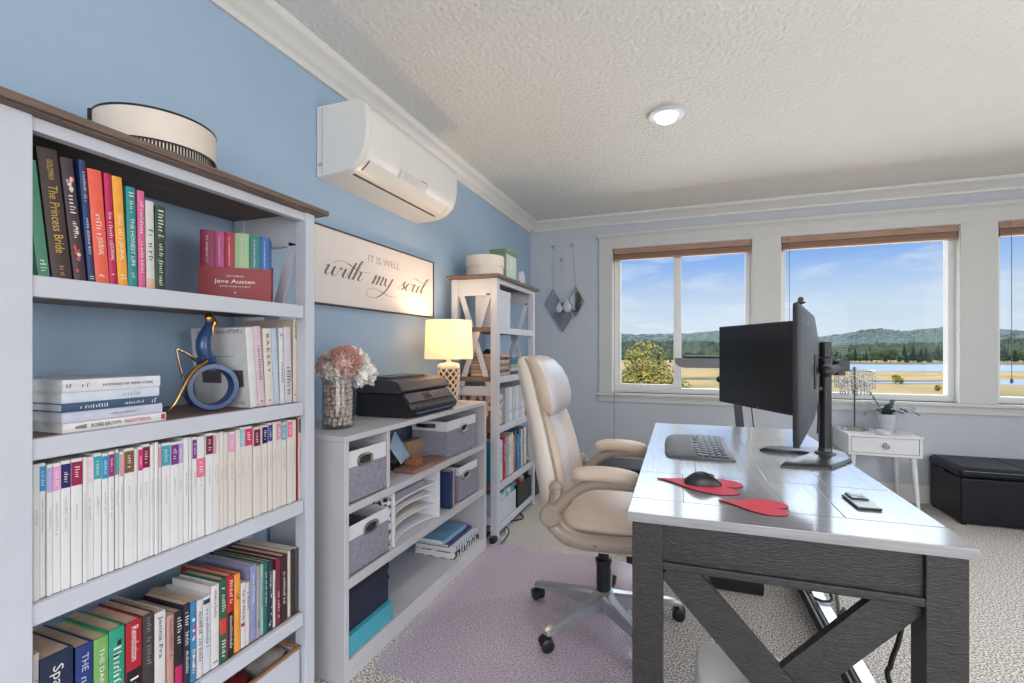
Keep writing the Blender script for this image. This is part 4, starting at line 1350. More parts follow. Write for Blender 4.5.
PINKP = [M('petal_pink', (240, 204, 192), .6, var=.05, scale=30), M('petal_rose', (232, 186, 174), .6, var=.05, scale=30), M('petal_blush', (236, 196, 184), .6, var=.05, scale=30)]
CREAMP = [M('petal_cream', (248, 240, 232), .65, var=.04, scale=30), M('petal_white', (250, 246, 243), .65, var=.03, scale=30)]
BLUSHP = [M('petal_blush', (236, 196, 184), .6, var=.05, scale=30), M('petal_cream', (248, 240, 232), .65, var=.04, scale=30)]
GF = 'peonies in the pearl vase'
peony(at(346, 359, x=.262), (.78, -.52, .30), .048, PINKP, 'pink_peony', 'large pink peony facing out of the pearl vase', 7, 3, .05, 66, GF)
peony(at(369, 366, x=.215), (.62, .35, .45), .058, CREAMP, 'white_peony', 'cream white peony on the printer side of the pearl vase', 6, 4, .13, 78, GF)
peony(at(330, 363, x=.19), (.2, -.75, .35), .052, BLUSHP, 'blush_peony', 'blush peony half hidden by the bookcase post', 6, 6, .14, 80, GF)
peony(at(341, 372, x=.245), (.7, -.5, -.15), .046, CREAMP, 'white_peony', 'cream white peony hanging low over the vase rim', 5, 8, .13, 78, GF)
peony(at(349, 351, x=.17), (.1, -.1, .95), .056, CREAMP, 'white_peony', 'cream white peony crowning the pearl vase', 6, 12, .13, 78, GF)
peony(at(366, 376, x=.24), (.75, .2, -.25), .042, CREAMP, 'white_peony', 'ruffled white peony drooping towards the printer', 5, 15, .13, 78, GF)

# ---------------------------------------------------------------- printer
PBLK = M('printer_black', (34, 33, 36), .34, var=.06, scale=60)
PGRY = M('printer_grey_face', (70, 72, 86), .3)
py0, py1 = 1.862, 2.305
r = thing('printer', 'black inkjet printer with grey slanted control panel on the low cabinet', 'printer', (.2, (py0 + py1) / 2, .888), world=True)
b = MB()
b.prism([(.05, .8885), (.318, .8885), (.345, .905), (.350, .926), (.292, .994), (.05, .994)], lambda p, q, d: (p, d, q), py0, py1); part(b, 'printer_body', PBLK, r)
b = MB()
b.rings([[(x, y, z) for x, z in ((.045, 1.0), (.288, .998), (.300, 1.012), (.275, 1.050), (.235, 1.058), (.06, 1.062), (.045, 1.05))] for y in (py0 - .002, py0 + .006, py1 - .006, py1 + .002)])
b.box((.07, py0 + .05, 1.058), (.19, py1 - .06, 1.070), .006)
part(b, 'scanner_lid', M('printer_lid', (58, 56, 60), .36, var=.05), r)
b = MB()
n_ = Vector((.068, 0, .058)).normalized()
def onp(t, y, d=0.0): return Vector((.350 + (.292 - .350) * t, y, .926 + (.994 - .926) * t)) + n_ * d
b.rings([[onp(.42, py0 + .012, .001), onp(.98, py0 + .012, .001), onp(.98, py0 + .012, .006), onp(.42, py0 + .012, .007)], [onp(.42, py1 - .012, .001), onp(.98, py1 - .012, .001), onp(.98, py1 - .012, .006), onp(.42, py1 - .012, .007)]])
cp = part(b, 'control_panel', PGRY, r, 'grey slanted control panel')
b = MB(); yc = (py0 + py1) / 2 - .03
b.rings([[onp(.5, yc - .035, .0065), onp(.92, yc - .035, .006), onp(.92, yc - .035, .008), onp(.5, yc - .035, .009)], [onp(.5, yc + .035, .0065), onp(.92, yc + .035, .006), onp(.92, yc + .035, .008), onp(.5, yc + .035, .009)]]); part(b, 'screen', M('screen_black', (20, 20, 24), .15), cp)
b = MB(); b.tube([onp(.53, yc - .03, .0088), onp(.53, yc + .03, .0088), onp(.89, yc + .03, .008), onp(.89, yc - .03, .008)], .0012, 5, loop=True); part(b, 'screen_edge', M('screen_edge_grey', (110, 112, 120), .4), cp)
b = MB(); b.box((.30, py0 + .04, .925), (.352, py1 - .03, .938), .003); b.box((.20, py0 + .03, .900), (.356, py1 - .025, .913), .005); part(b, 'paper_tray', M('tray_navy', (40, 48, 72), .3), r)
b = MB(); b.box((.040, py0 + .03, .91), (.06, py1 - .03, .98), .004); part(b, 'rear_cover', PBLK, r)

# ---------------------------------------------------------------- table lamp
LX, LY = .222, 2.452
IVORY = M('ivory_ceramic', (232, 214, 190), .35, var=.02)
r = thing('table_lamp', 'lit table lamp with pierced ivory base and drum shade beside the printer', 'lamp', (LX, LY, .888), world=True)
prof = [(.046, .905), (.05, .93), (.055, .98), (.059, 1.03), (.062, 1.07), (.061, 1.09)]
b = MB(); b.lathe([(.002, .8885), (.05, .8885), (.052, .896), (.047, .905)], (LX, LY, 0), 32); b.lathe([(.061, 1.088), (.066, 1.094), (.066, 1.106), (.058, 1.118), (.03, 1.124), (.014, 1.128), (.012, 1.165), (.002, 1.165)], (LX, LY, 0), 32)
part(b, 'lamp_base', IVORY, r)
b = MB(); b.lathe([(q - .008, z) for q, z in prof], (LX, LY, 0), 28); part(b, 'shadow_core', M('brown_shadow_core', (112, 78, 52), .8), r, 'core coloured as the shade inside the piercings')  # brown core carries the shade seen through the lattice openings
b = MB()
NN = 10
for s in (1, -1):
    for k in range(NN):
        pts = []
        for i in range(25):
            t = i / 24
            z = .905 + t * .185
            q = [pr for pr in zip(prof[:-1], prof[1:]) if pr[0][1] <= z + 1e-6 and z <= pr[1][1] + 1e-6][0]
            rad = q[0][0] + (q[1][0] - q[0][0]) * (z - q[0][1]) / (q[1][1] - q[0][1])
            a = 2 * math.pi * k / NN + s * t * 2.6
            pts.append((LX + rad * math.cos(a), LY + rad * math.sin(a), z))
        b.tube(pts, .0044, 6)
part(b, 'lattice', IVORY, r)
SHADE = bpy.data.materials.new('lit_shade'); SHADE.use_nodes = True
nt = SHADE.node_tree; bs = nt.nodes['Principled BSDF']
tcn = nt.nodes.new('ShaderNodeTexNoise'); tcn.inputs['Scale'].default_value = 180
rp = nt.nodes.new('ShaderNodeValToRGB'); rp.color_ramp.elements[0].color = rgb((252, 240, 220)); rp.color_ramp.elements[1].color = rgb((255, 246, 230))
nt.links.new(tcn.outputs[0], rp.inputs[0]); nt.links.new(rp.outputs[0], bs.inputs['Base Color'])
bs.inputs['Roughness'].default_value = .9
trl = nt.nodes.new('ShaderNodeBsdfTranslucent'); nt.links.new(rp.outputs[0], trl.inputs[0])
mxs = nt.nodes.new('ShaderNodeMixShader'); mxs.inputs[0].default_value = .45
nt.links.new(bs.outputs[0], mxs.inputs[1]); nt.links.new(trl.outputs[0], mxs.inputs[2])
nt.links.new(mxs.outputs[0], nt.nodes['Material Output'].inputs[0])
bs.inputs['Emission Color'].default_value = rgb((255, 214, 158)); bs.inputs['Emission Strength'].default_value = .3
b = MB(); zb, zt = 1.146, 1.366
b.rings([[(LX + q * math.cos(a), LY + q * math.sin(a), z) for a in [2 * math.pi * k / 48 for k in range(48)]] for q, z in ((.138, zb), (.130, zt), (.127, zt), (.135, zb))], cap=False, loop=True)
sh = part(b, 'lamp_shade', SHADE, r, 'warm glowing fabric drum shade', smooth=50)
b = MB(); b.cyl((LX, LY, 1.16), (LX, LY, 1.215), .013, seg=14); b.cyl((LX, LY, 1.16), (LX, LY, 1.345), .003, seg=6)
for k in range(3):
    a = k * 2.094
    b.cyl((LX, LY, 1.345), (LX + .128 * math.cos(a), LY + .128 * math.sin(a), 1.35), .002, seg=6)
part(b, 'socket', GOLD, r)
b = MB(); b.sphere((LX, LY, 1.25), .03, 14, 10, sc3=(1, 1, 1.2)); part(b, 'light_bulb', M('warm_bulb', (255, 220, 160), .4, emit=6.0), r)
lamp('table_lamp_glow', 'POINT', (LX, LY, 1.305), (0, 0, 0), 7.5, (1.0, .70, .40), shadow_soft_size=.04)

# ================================================================ FAR BOOKCASE CONTENTS
FY = 2.785
before_corner = set(o.name for o in COL.objects)
r = thing('hat_box', 'round cream lidded box on top of the corner bookcase', 'box', (.165, 2.99, 1.672), world=True)
b = MB(); b.lathe([(.002, 1.673), (.124, 1.673), (.124, 1.77), (.002, 1.77)], (.165, 2.99, 0), 48); part(b, 'box_body', M('cream_card', (226, 214, 202), .7), r)
b = MB(); b.lathe([(.126, 1.752), (.13, 1.752), (.13, 1.818), (.126, 1.824), (.002, 1.824)], (.165, 2.99, 0), 48); part(b, 'lid', M('cream_card', (226, 214, 202), .7), r)
r = thing('gift_box', 'tall sage green box behind the round box on the corner bookcase', 'box', (.19, 3.27, 1.672), world=True)
b = MB(); b.box((.132, 3.152, 1.673), (.25, 3.385, 1.895), .003); part(b, 'box_body', M('sage_green', (122, 146, 112), .6, var=.05), r)
b = MB(); b.box((.128, 3.148, 1.882), (.254, 3.389, 1.912), .003); part(b, 'lid', M('sage_green_lid', (112, 138, 104), .6, var=.05), r)
b = MB(); b.box((.2512, 3.165, 1.69), (.2525, 3.37, 1.88), .0004); part(b, 'front_label', M('pale_sage_print', (196, 212, 208), .6, var=.1, scale=20), r, 'pale printed front')
b = MB(); b.lathe([(.002, 1.9125), (.018, 1.9125), (.02, 1.93), (.012, 1.945), (.002, 1.947)], (.20, 3.33, 0), 16); solo(b, 'candle_cup', WHITE, 'tiny white cup standing on the sage green box', 'cup')
b = MB(); b.lathe([(.002, 0), (.06, 0), (.064, .008), (.064, .035), (.058, .04), (.002, .04)], (0, 0, 0), 36, M4=Matrix.Translation((.25, 3.47, 1.737)) @ Matrix.Rotation(R(90), 4, 'Y') @ Matrix.Translation((0, 0, -.02)))
solo(b, 'round_tin', WHITE, 'round white tin on edge beside the sage green box', 'tin')

r = thing('storage_box', 'white document box on the top shelf of the corner bookcase', 'box', (.23, 2.96, S1), world=True)
b = MB(); b.box((.16, 2.842, S1), (.306, 3.10, 1.575), .003); part(b, 'box_body', WHITE, r)
b = MB(); b.box((.157, 2.838, 1.55), (.309, 3.104, 1.59), .003); part(b, 'lid', WHITE, r)
G5 = 'book piles in the corner bookcase'
cols1 = [((186, 150, 118), 'tan'), ((86, 66, 58), 'dark brown'), ((206, 182, 150), 'cream'), ((140, 92, 70), 'russet'), ((200, 174, 146), 'beige'), ((72, 60, 60), 'charcoal'), ((190, 138, 108), 'terracotta')]
z = S2
for i, (c3, nm) in enumerate(cols1):
    t = (.022, .018, .024, .017, .02, .019, .021)[i]
    make_book((.31 - .006 * (i % 3), 3.082 - .008 * (i % 2), z), (R(90), 0, 0), t, .225 - .012 * (i % 3), .19, c3, nm + ' book, ' + ordinal(i + 1) + ' from the bottom of the tan pile in the corner bookcase', G5, marks=[(.5, .4, .4)])
    z += t + .0004
b = MB(); b.lathe([(.002, z), (.03, z), (.034, z + .012), (.016, z + .03), (.002, z + .034)], (.2, 2.95, 0), 18); solo(b, 'trinket', M('dark_trinket', (40, 42, 52), .3), 'small dark trinket on the tan book pile', 'ornament')
cols2 = [((60, 56, 66), 'black'), ((196, 196, 200), 'white'), ((130, 176, 156), 'mint'), ((44, 96, 106), 'deep teal'), ((60, 100, 130), 'steel blue')]
z = S2
for i, (c3, nm) in enumerate(cols2):
    t = (.022, .02, .026, .026, .018)[i]
    make_book((.312 - .005 * (i % 2), 3.39 - .01 * (i % 3), z), (R(90), 0, 0), t, .29 - .012 * (i % 3), .2, c3, nm + ' book, ' + ordinal(i + 1) + ' from the bottom of the teal pile in the corner bookcase', G5, marks=[(.4, .4, .4)])
    z += t + .0004
# files, patterned box, black speaker on the third shelf
for k in range(6):
    y = 2.985 + k * .067
    r = thing('magazine_file', 'white magazine file, %s along the third shelf of the corner bookcase from the low cabinet' % ordinal(k + 1), 'magazine file', (.2, y + .03, S3), world=True, group='white magazine files in the corner bookcase')
    b = MB()
    b.box((.312, y, S3), (.316, y + .06, S3 + .235), .001); b.box((.06, y, S3), (.314, y + .003, S3 + .235)); b.box((.06, y + .057, S3), (.314, y + .06, S3 + .235)); b.box((.06, y, S3), (.314, y + .06, S3 + .003))
    part(b, 'file_case', M('file_white_%d' % (k % 2), (206, 208, 212) if k % 2 else (184, 188, 196), .5), r)
    b = MB(); b.tube([(.3168, y + .03 + .009 * math.cos(a), S3 + .07 + .009 * math.sin(a)) for a in [2 * math.pi * i / 14 for i in range(14)]], .0016, 5, loop=True); part(b, 'label_holder', STEEL, r)
r = thing('storage_box', 'brown and cream patterned box seen through the side of the corner bookcase', 'box', (.18, 2.89, S3), world=True)
pm = M('brown_pattern', (222, 196, 176), .6, col2=(120, 80, 62), scale=22, c_lo=.5, c_hi=.56, detail=1)
b = MB(); b.box((.07, 2.842, S3), (.30, 2.962, .86), .003); part(b, 'box_body', pm, r)
b = MB(); b.box((.066, 2.838, .83), (.304, 2.966, .905), .003); part(b, 'lid', pm, r)
r = thing('desk_phone', 'black cordless phone at the end of the third shelf in the corner bookcase', 'phone', (.25, 3.44, S3), world=True)
b = MB(); b.rings([sring(.25, 3.445, z, a, q, 3, 20) for z, a, q in ((S3, .05, .045), (S3 + .02, .05, .045), (S3 + .035, .04, .035))]); part(b, 'charger_base', BLACKP, r)
b = MB(); b.rings([sring(.24 - .08 * (z - S3), 3.445, z, .016, .026, 3, 18) for z in (S3 + .03, S3 + .1, S3 + .17, S3 + .185)]); part(b, 'handset', BLACKP, r)
# colourful books on the fourth shelf
L5 = [((40, 130, 150), 'teal'), ((206, 214, 214), 'pale grey'), ((214, 216, 220), 'white'), ((190, 50, 70), 'crimson'), ((150, 170, 190), 'dusty blue'), ((206, 208, 206), 'off-white'), ((222, 204, 176), 'cream'), ((196, 120, 110), 'salmon'), ((90, 90, 120), 'slate violet'), ((40, 140, 170), 'turquoise'), ((30, 110, 150), 'ocean blue'), ((200, 200, 196), 'light stone'), ((176, 60, 60), 'brick red'), ((230, 220, 200), 'ivory')]
y = 2.846
rnd = random.Random(6)
for i, (c3, nm) in enumerate(L5):
    t = rnd.uniform(.03, .052)
    if y + t > 3.52: break
    make_book((.308 - rnd.uniform(0, .01), y, S4), (0, 0, 0), t, rnd.uniform(.235, .29), .2, c3, nm + ' book on the lower shelf of the corner bookcase', 'coloured books in the corner bookcase', marks=[(.6, .4, .4)], ink=INKW if sum(c3) < 480 else INKD)
    y += t + .0012
r = thing('storage_box', 'white box of teal papers on the base shelf of the corner bookcase', 'box', (.2, 3.03, S5), world=True)
b = MB(); y0, y1 = 2.86, 3.185
b.box((.06, y0, S5), (.316, y1, S5 + .004)); b.box((.312, y0, S5), (.316, y1, .215), .001); b.box((.06, y0, S5), (.064, y1, .215)); b.box((.06, y0, S5), (.316, y0 + .004, .215)); b.box((.06, y1 - .004, S5), (.316, y1, .215)); part(b, 'box_body', WHITE, r)
b = MB(); b.box((.07, y0 + .006, S5 + .006), (.308, y1 - .006, .262), .003); solo(b, 'paper_stack', M('teal_paper', (90, 150, 160), .7, col2=(190, 205, 200), scale=14, c_lo=.45, c_hi=.55), 'teal and white papers standing up out of the white base shelf box', 'papers')
r = thing('storage_box', 'black open box on the base shelf of the corner bookcase', 'box', (.2, 3.36, S5), world=True)
b = MB(); y0, y1 = 3.205, 3.52
b.box((.06, y0, S5), (.322, y1, S5 + .004)); b.box((.318, y0, S5), (.322, y1, .235), .001); b.box((.06, y0, S5), (.064, y1, .235)); b.box((.06, y0, S5), (.322, y0 + .004, .235)); b.box((.06, y1 - .004, S5), (.322, y1, .235)); part(b, 'box_body', BLACKP, r)
for q, c3, nm in ((3.25, (150, 140, 140), 'grey'), (3.35, (180, 60, 60), 'red'), (3.43, (196, 190, 180), 'cream')):
    b = MB(); b.rings([sring(.2, q + .03, z, .08 * k, .04 * k, 3, 16) for z, k in ((S5 + .006, 1), (.23, 1), (.25, .7))]); solo(b, 'pouch', M('pouch_' + nm, c3, .6), nm + ' pouch in the black box on the base shelf', 'pouch')
# the corner bookcase stands a little off the wall, with everything in it
for o in [FB] + [o for o in COL.objects if o.name not in before_corner and o.parent is None]: o.location.x += .05
# bin beyond the bookcase
r = thing('paper_shredder', 'small black paper shredder on the floor beyond the corner bookcase', 'shredder', (.2, 3.80, 0), world=True)
b = MB(); b.rings([sring(.215, 3.80, z, a, q, 5, 28) for z, a, q in ((0.002, .12, .12), (.15, .13, .135), (.155, .13, .135))]); part(b, 'waste_bin', M('shredder_black', (34, 34, 38), .35), r)
b = MB(); b.rings([sring(.215, 3.80, z, a, q, 5, 28) for z, a, q in ((.156, .138, .143), (.20, .138, .143), (.212, .12, .125))]); b.box((.205, 3.70, .21), (.215, 3.90, .214)); part(b, 'shredder_head', BLACKP, r)
# cords on the carpet
def cord(pts, rad, name, mat, label):
    b = MB(); b.tube(smooth_path(pts, 8), rad, 7); return solo(b, name, mat, label, 'cable')
CB = M('black_cord', (24, 24, 26), .5)
cord([at(522, 502, z=.008), at(512, 508, z=.006), at(520, 513, z=.006), at(523, 518, z=.006), at(512, 521, z=.006), at(501, 524, z=.006), (.30, 2.74, .006)], .005, 'power_cable', CB, 'black power cord looping out from under the corner bookcase')
cord([at(509, 519, z=.006), at(506, 527, z=.006), at(506, 534, z=.008), at(502, 539, z=.012)], .006, 'power_cable', M('cream_cord', (206, 200, 184), .5), 'cream power cord lying beside the low cabinet foot')
cord([at(501, 529, z=.01), at(505, 526, z=.03), at(509, 531, z=.03), at(506, 538, z=.012), at(501, 544, z=.008)], .004, 'power_cable', CB, 'thin black cord loop at the foot of the corner bookcase')
b = MB(); p = at(494, 541, z=.01); b.box((p.x - .02, p.y - .03, .001), (p.x + .015, p.y + .03, .034), .006); solo(b, 'power_adapter', BLACKP, 'black power adapter on the carpet between cabinet and corner bookcase', 'adapter')

# ================================================================ LEFT WALL: air conditioner, sign
ACW = M('ac_white', (226, 224, 220), .3, var=.01)
ay0, ay1 = 1.655, 2.487
r = thing('air_conditioner', 'white wall air conditioner under the crown moulding', 'air conditioner', (.13, 2.07, 1.94), world=True)
AP = [(.001, 1.943), (.056, 1.946), (.120, 1.950), (.150, 1.9555), (.161, 1.9585), (.190, 1.972), (.212, 1.988), (.232, 2.008), (.250, 2.045), (.259, 2.09), (.262, 2.14), (.262, 2.195), (.252, 2.228), (.225, 2.247), (.18, 2.252), (.001, 2.252)]
cxa, cza = .12, 2.1
b = MB()
b.rings([[(max(.001, cxa + (x - cxa) * k), y, cza + (z - cza) * k) for x, z in AP] for y, k in ((ay0 + .03, 1.0), (ay1 - .02, 1.0), (ay1, .965))]); part(b, 'casing', ACW, r, smooth=40)
b = MB()
b.rings([[(max(.001, cxa + (x - cxa) * k), y, cza + (z - cza) * k) for x, z in AP] for y, k in ((ay0, .975), (ay0 + .004, .992), (ay0 + .029, .996))]); e = part(b, 'end_cap', ACW, r)
b = MB(); b.box((.012, ay0 - .0012, 1.99), (.018, ay0 + .001, 2.005)); b.box((.022, ay0 - .0012, 1.99), (.028, ay0 + .001, 2.005)); b.box((.03, ay0 - .0006, 1.955), (.0325, ay0 + .001, 2.24)); part(b, 'vent_slots', M('ac_grey_line', (150, 148, 144), .5), e, smooth=0)


def aprof(i0, i1, off):
    out = []
    for i in range(i0, i1 + 1):
        d = Vector((AP[i + 1][0] - AP[i - 1][0], AP[i + 1][1] - AP[i - 1][1])).normalized()
        out.append((AP[i][0] + d.y * off, AP[i][1] - d.x * off))
    return out


def strip(i0, i1, off0, off1, y0, y1, name, mat, parent, t0=0.0):
    a, c = aprof(i0, i1, off0), aprof(i0, i1, off1)
    b = MB(); b.prism(a + c[::-1], lambda p, q, d: (p, d, q), y0, y1); return part(b, name, mat, parent)


ACD = M('ac_dark_slot', (70, 68, 66), .6)
strip(5, 7, -.002, .0014, ay0 + .056, ay1 - .060, 'flap_gap', ACD, r)
strip(5, 7, -.001, .0036, ay0 + .062, ay1 - .066, 'louver_flap', ACW, r)
strip(3, 4, -.004, .0008, ay0 + .05, ay1 - .08, 'air_slot', ACD, r)
b = MB()
a = aprof(7, 8, .004)
b.rings([[(x, y, z) for x, z in a] for y in (1.93, 2.17)], cap=False, closed=False); st = part(b, 'sticker', M('silver_sticker', (206, 204, 200), .35), r)
b = MB(); b.rings([[(x, y, z) for x, z in [(p[0] + .0006, p[1] + .004) for p in a]] for y in (2.10, 2.155)], cap=False, closed=False); part(b, 'sticker_mark', M('sticker_grey', (110, 108, 106), .5), st, smooth=0)
b = MB()
for k in range(3):
    t_ = .78 - .27 * k
    print_marks(b, (a[0][0] + (a[1][0] - a[0][0]) * t_ + .0012, 2.02, a[0][1] + (a[1][1] - a[0][1]) * t_), (0, 1, 0), Vector((a[1][0] - a[0][0], 0, a[1][1] - a[0][1])).normalized(), .13, .005, seed=k)
part(b, 'sticker_print', M('grey_ink', (150, 148, 150), .6), st, smooth=0)

# sign
r = thing('wall_sign', 'wide white sign with grey script lettering on the blue wall', 'sign', (.012, 2.1, 1.395), world=True)
sy0, sy1, sz0, sz1 = 1.575, 2.632, 1.396, 1.742
b = MB(); b.box((.003, sy0 + .004, sz0 + .004), (.020, sy1 - .004, sz1 - .004)); board = part(b, 'board', M('sign_white', (228, 220, 216), .6, var=.015), r)
b = MB()
for lo, hi in (((.001, sy0, sz0), (.026, sy1, sz0 + .007)), ((.001, sy0, sz1 - .007), (.026, sy1, sz1)), ((.001, sy0, sz0), (.026, sy0 + .007, sz1)), ((.001, sy1 - .007, sz0), (.026, sy1, sz1))): b.box(lo, hi, .001)
part(b, 'frame', M('thin_dark_frame', (70, 58, 58), .5), r, 'thin dark frame')
LT = {
    'w': ([[(0, .75), (.16, 1), (.2, .8), (.16, .25), (.3, 0), (.5, .2), (.64, .95), (.62, .3), (.75, 0), (.95, .25), (1.05, .95), (1.15, .75), (1.4, .8)]], 1.3),
    'i': ([[(0, .2), (.16, .95), (.12, .2), (.25, 0), (.45, .3)], [(.27, 1.38), (.3, 1.45), (.33, 1.4)]], .42),
    't': ([[(0, .3), (.3, 1.8), (.16, .25), (.28, 0), (.5, .3)], [(-1.3, 1.2), (-1.0, 1.6), (-.4, 1.55), (.3, 1.2), (1.0, .95), (1.6, 1.15)]], .46),
    'h': ([[(0, .3), (.3, 1.5), (.38, 2.0), (.27, 2.1), (.15, 1.5), (.05, 0)], [(.05, 0), (.2, .7), (.42, 1), (.5, .75), (.44, .2), (.56, 0), (.85, .35)]], .9),
    'm': ([[(0, .75), (.1, 1), (.12, .8), (.05, 0)], [(.05, 0), (.2, .7), (.4, 1), (.44, .7), (.38, 0)], [(.38, 0), (.52, .7), (.7, 1), (.78, .75), (.7, .2), (.82, 0), (1.05, .35)]], 1.02),
    'y': ([[(0, .9), (.06, .3), (.22, 0), (.42, .25), (.58, 1), (.42, -.2), (.1, -1.0), (-.35, -1.45), (-.95, -1.35), (-1.2, -.85), (-.8, -.5), (-.1, -.62), (.6, -.95), (1.2, -1.0), (1.5, -.8)]], .7),
    's': ([[(0, .2), (.35, .95), (.4, 1.08), (.33, .75), (.45, .3), (.3, .02), (.05, .12)]], .55),
    'o': ([[(.45, .95), (.2, .9), (.05, .4), (.2, 0), (.45, .25), (.52, .7), (.42, .95), (.68, .85)]], .62),
    'u': ([[(0, .8), (.1, 1), (.08, .3), (.22, 0), (.44, .25), (.54, .95), (.48, .2), (.6, 0), (.8, .3)]], .74),
    'l': ([[(0, .2), (.4, 1.4), (.46, 1.95), (.32, 1.95), (.17, .9), (.2, .12), (.42, 0), (.75, .45)], [(-1.2, 1.5), (-.9, 1.75), (-.4, 1.5), (.1, 1.35)]], .6),
}


def script_word(b, word, y0, y1, zb, xh):
    tot = sum(LT[c][1] for c in word)
    k = (y1 - y0) / tot
    pen = 0.0
    for c in word:
        for st in LT[c][0]:
            pts = smooth_path([(p[0], p[1], 0) for p in st], 7)
            L, Rr = [], []
            for i, p in enumerate(pts):
                d = pts[min(i + 1, len(pts) - 1)] - pts[max(i - 1, 0)]
                if d.length < 1e-6: d = Vector((1, 0, 0))
                d.normalize()
                w = .016 + .060 * max(0, -d.y) ** 1.5
                nrm = Vector((-d.y, d.x, 0))
                for S, sgn in ((L, 1), (Rr, -1)):
                    q = p + nrm * w * sgn
                    S.append((.0206, y0 + (pen + q.x + .28 * q.y) * k, zb + q.y * xh))
            for i in range(len(L) - 1): b.quad(L[i], Rr[i], Rr[i + 1], L[i + 1])
        pen += LT[c][1]


b = MB()
script_word(b, 'with', Yx(322, .02), Yx(363, .02), 1.530, .047)
script_word(b, 'my', Yx(371.5, .02), Yx(391, .02), 1.530, .047)
script_word(b, 'soul', Yx(397.5, .02), Yx(424.5, .02), 1.530, .047)
part(b, 'script_lettering', M('sign_grey_ink', (112, 104, 104), .7), board, smooth=0)
b = MB(); put_text(b, 'IT IS WELL', (.0207, (Yx(368, .02) + Yx(399.5, .02)) / 2, 1.652), (0, 1, 0), (0, 0, 1), .036, Yx(399.5, .02) - Yx(368, .02))
part(b, 'capital_lettering', M('sign_pale_ink', (168, 158, 156), .7), board, smooth=0)

# ================================================================ BACK WALL: hanging diamond mirrors
MIR = M('mirror_silver', (206, 208, 210), .06, metal=1.0, var=.01)
RIMS = M('mirror_edge', (150, 150, 152), .3, metal=1.0)
yw = YB - .012


def diamond(cx, cz, hw, hh, kx, kz, label, y):
    r = thing('diamond_mirror', label, 'mirror', (cx, y, cz - hh), world=True, group='diamond mirrors hanging in the corner')
    b = MB(); po = [(cx, cz + hh), (cx + hw, cz), (cx, cz - hh), (cx - hw, cz)]
    b.prism(po, lambda p, q, d: (p, d, q), y - .006, y); part(b, 'mirror_glass', MIR, r)
    b = MB(); b.tube([(p, y - .004, q) for p, q in po], .004, 6, loop=True); part(b, 'mirror_rim', RIMS, r)
    b = MB(); b.tube([(cx, y, cz + hh), (kx, y, kz)], .0016, 5); part(b, 'hanging_wire', RIMS, r)
    b = MB(); b.lathe([(.004, 0), (.006, .008), (.013, .012), (.016, .02), (.012, .028), (.002, .031)], (0, 0, 0), 16, M4=Matrix.Translation((kx, YB + .001, kz)) @ Matrix.Rotation(R(90), 4, 'X')); part(b, 'wall_knob', CHROME, r)


diamond(.243, 1.653, .082, .146, .25, 2.22, 'diamond mirror hanging on the side of the corner bookcase', yw)
diamond(.470, 1.668, .080, .150, .438, 2.228, 'diamond mirror hanging on the side of the sliding window', yw)
diamond(.345, 1.520, .096, .146, .334, 2.086, 'lowest diamond mirror with a tiny ledge of bud vases', yw - .014)
b = MB(); b.box((.255, yw - .055, 1.558), (.435, yw - .021, 1.566), .001); solo(b, 'mirror_ledge', RIMS, 'narrow silver ledge across the lowest diamond mirror', 'ledge')
for x, s, lab in ((.312, 1.0, 'small white bud vase at the bookcase end of the silver ledge'), (.392, 1.32, 'larger white bud vase at the window end of the silver ledge')):
    b = MB(); b.lathe([(.002, 1.5665), (.018 * s, 1.5665), (.036 * s, 1.5665 + .03 * s), (.034 * s, 1.5665 + .05 * s), (.012 * s, 1.5665 + .082 * s), (.005 * s, 1.5665 + .105 * s), (.002, 1.5665 + .106 * s)], (x, yw - .038, 0), 20, sy=.42)
    solo(b, 'bud_vase', WHITE, lab, 'vase')
# ================================================================ CHAIR MAT AND CHAIR
b = MB()
mx0, mx1, my0, my1, rc = .385, 1.325, 1.505, 2.755, .07
po = []
for cx_, cy_, a0 in ((mx1 - rc, my0 + rc, -90), (mx1 - rc, my1 - rc, 0), (mx0 + rc, my1 - rc, 90), (mx0 + rc, my0 + rc, 180)):
    for k in range(7): po.append((cx_ + rc * math.cos(R(a0 + 15 * k)), cy_ + rc * math.sin(R(a0 + 15 * k))))
b.prism(po, lambda p, q, d: (p, q, d), .0015, .005)
solo(b, 'chair_mat', glassy('clear_mat', (248, 243, 248), .05, .2, body=.23, bodycol=(246, 234, 255)), 'clear lilac-tinted plastic chair mat on the carpet under the chair', 'chair mat')

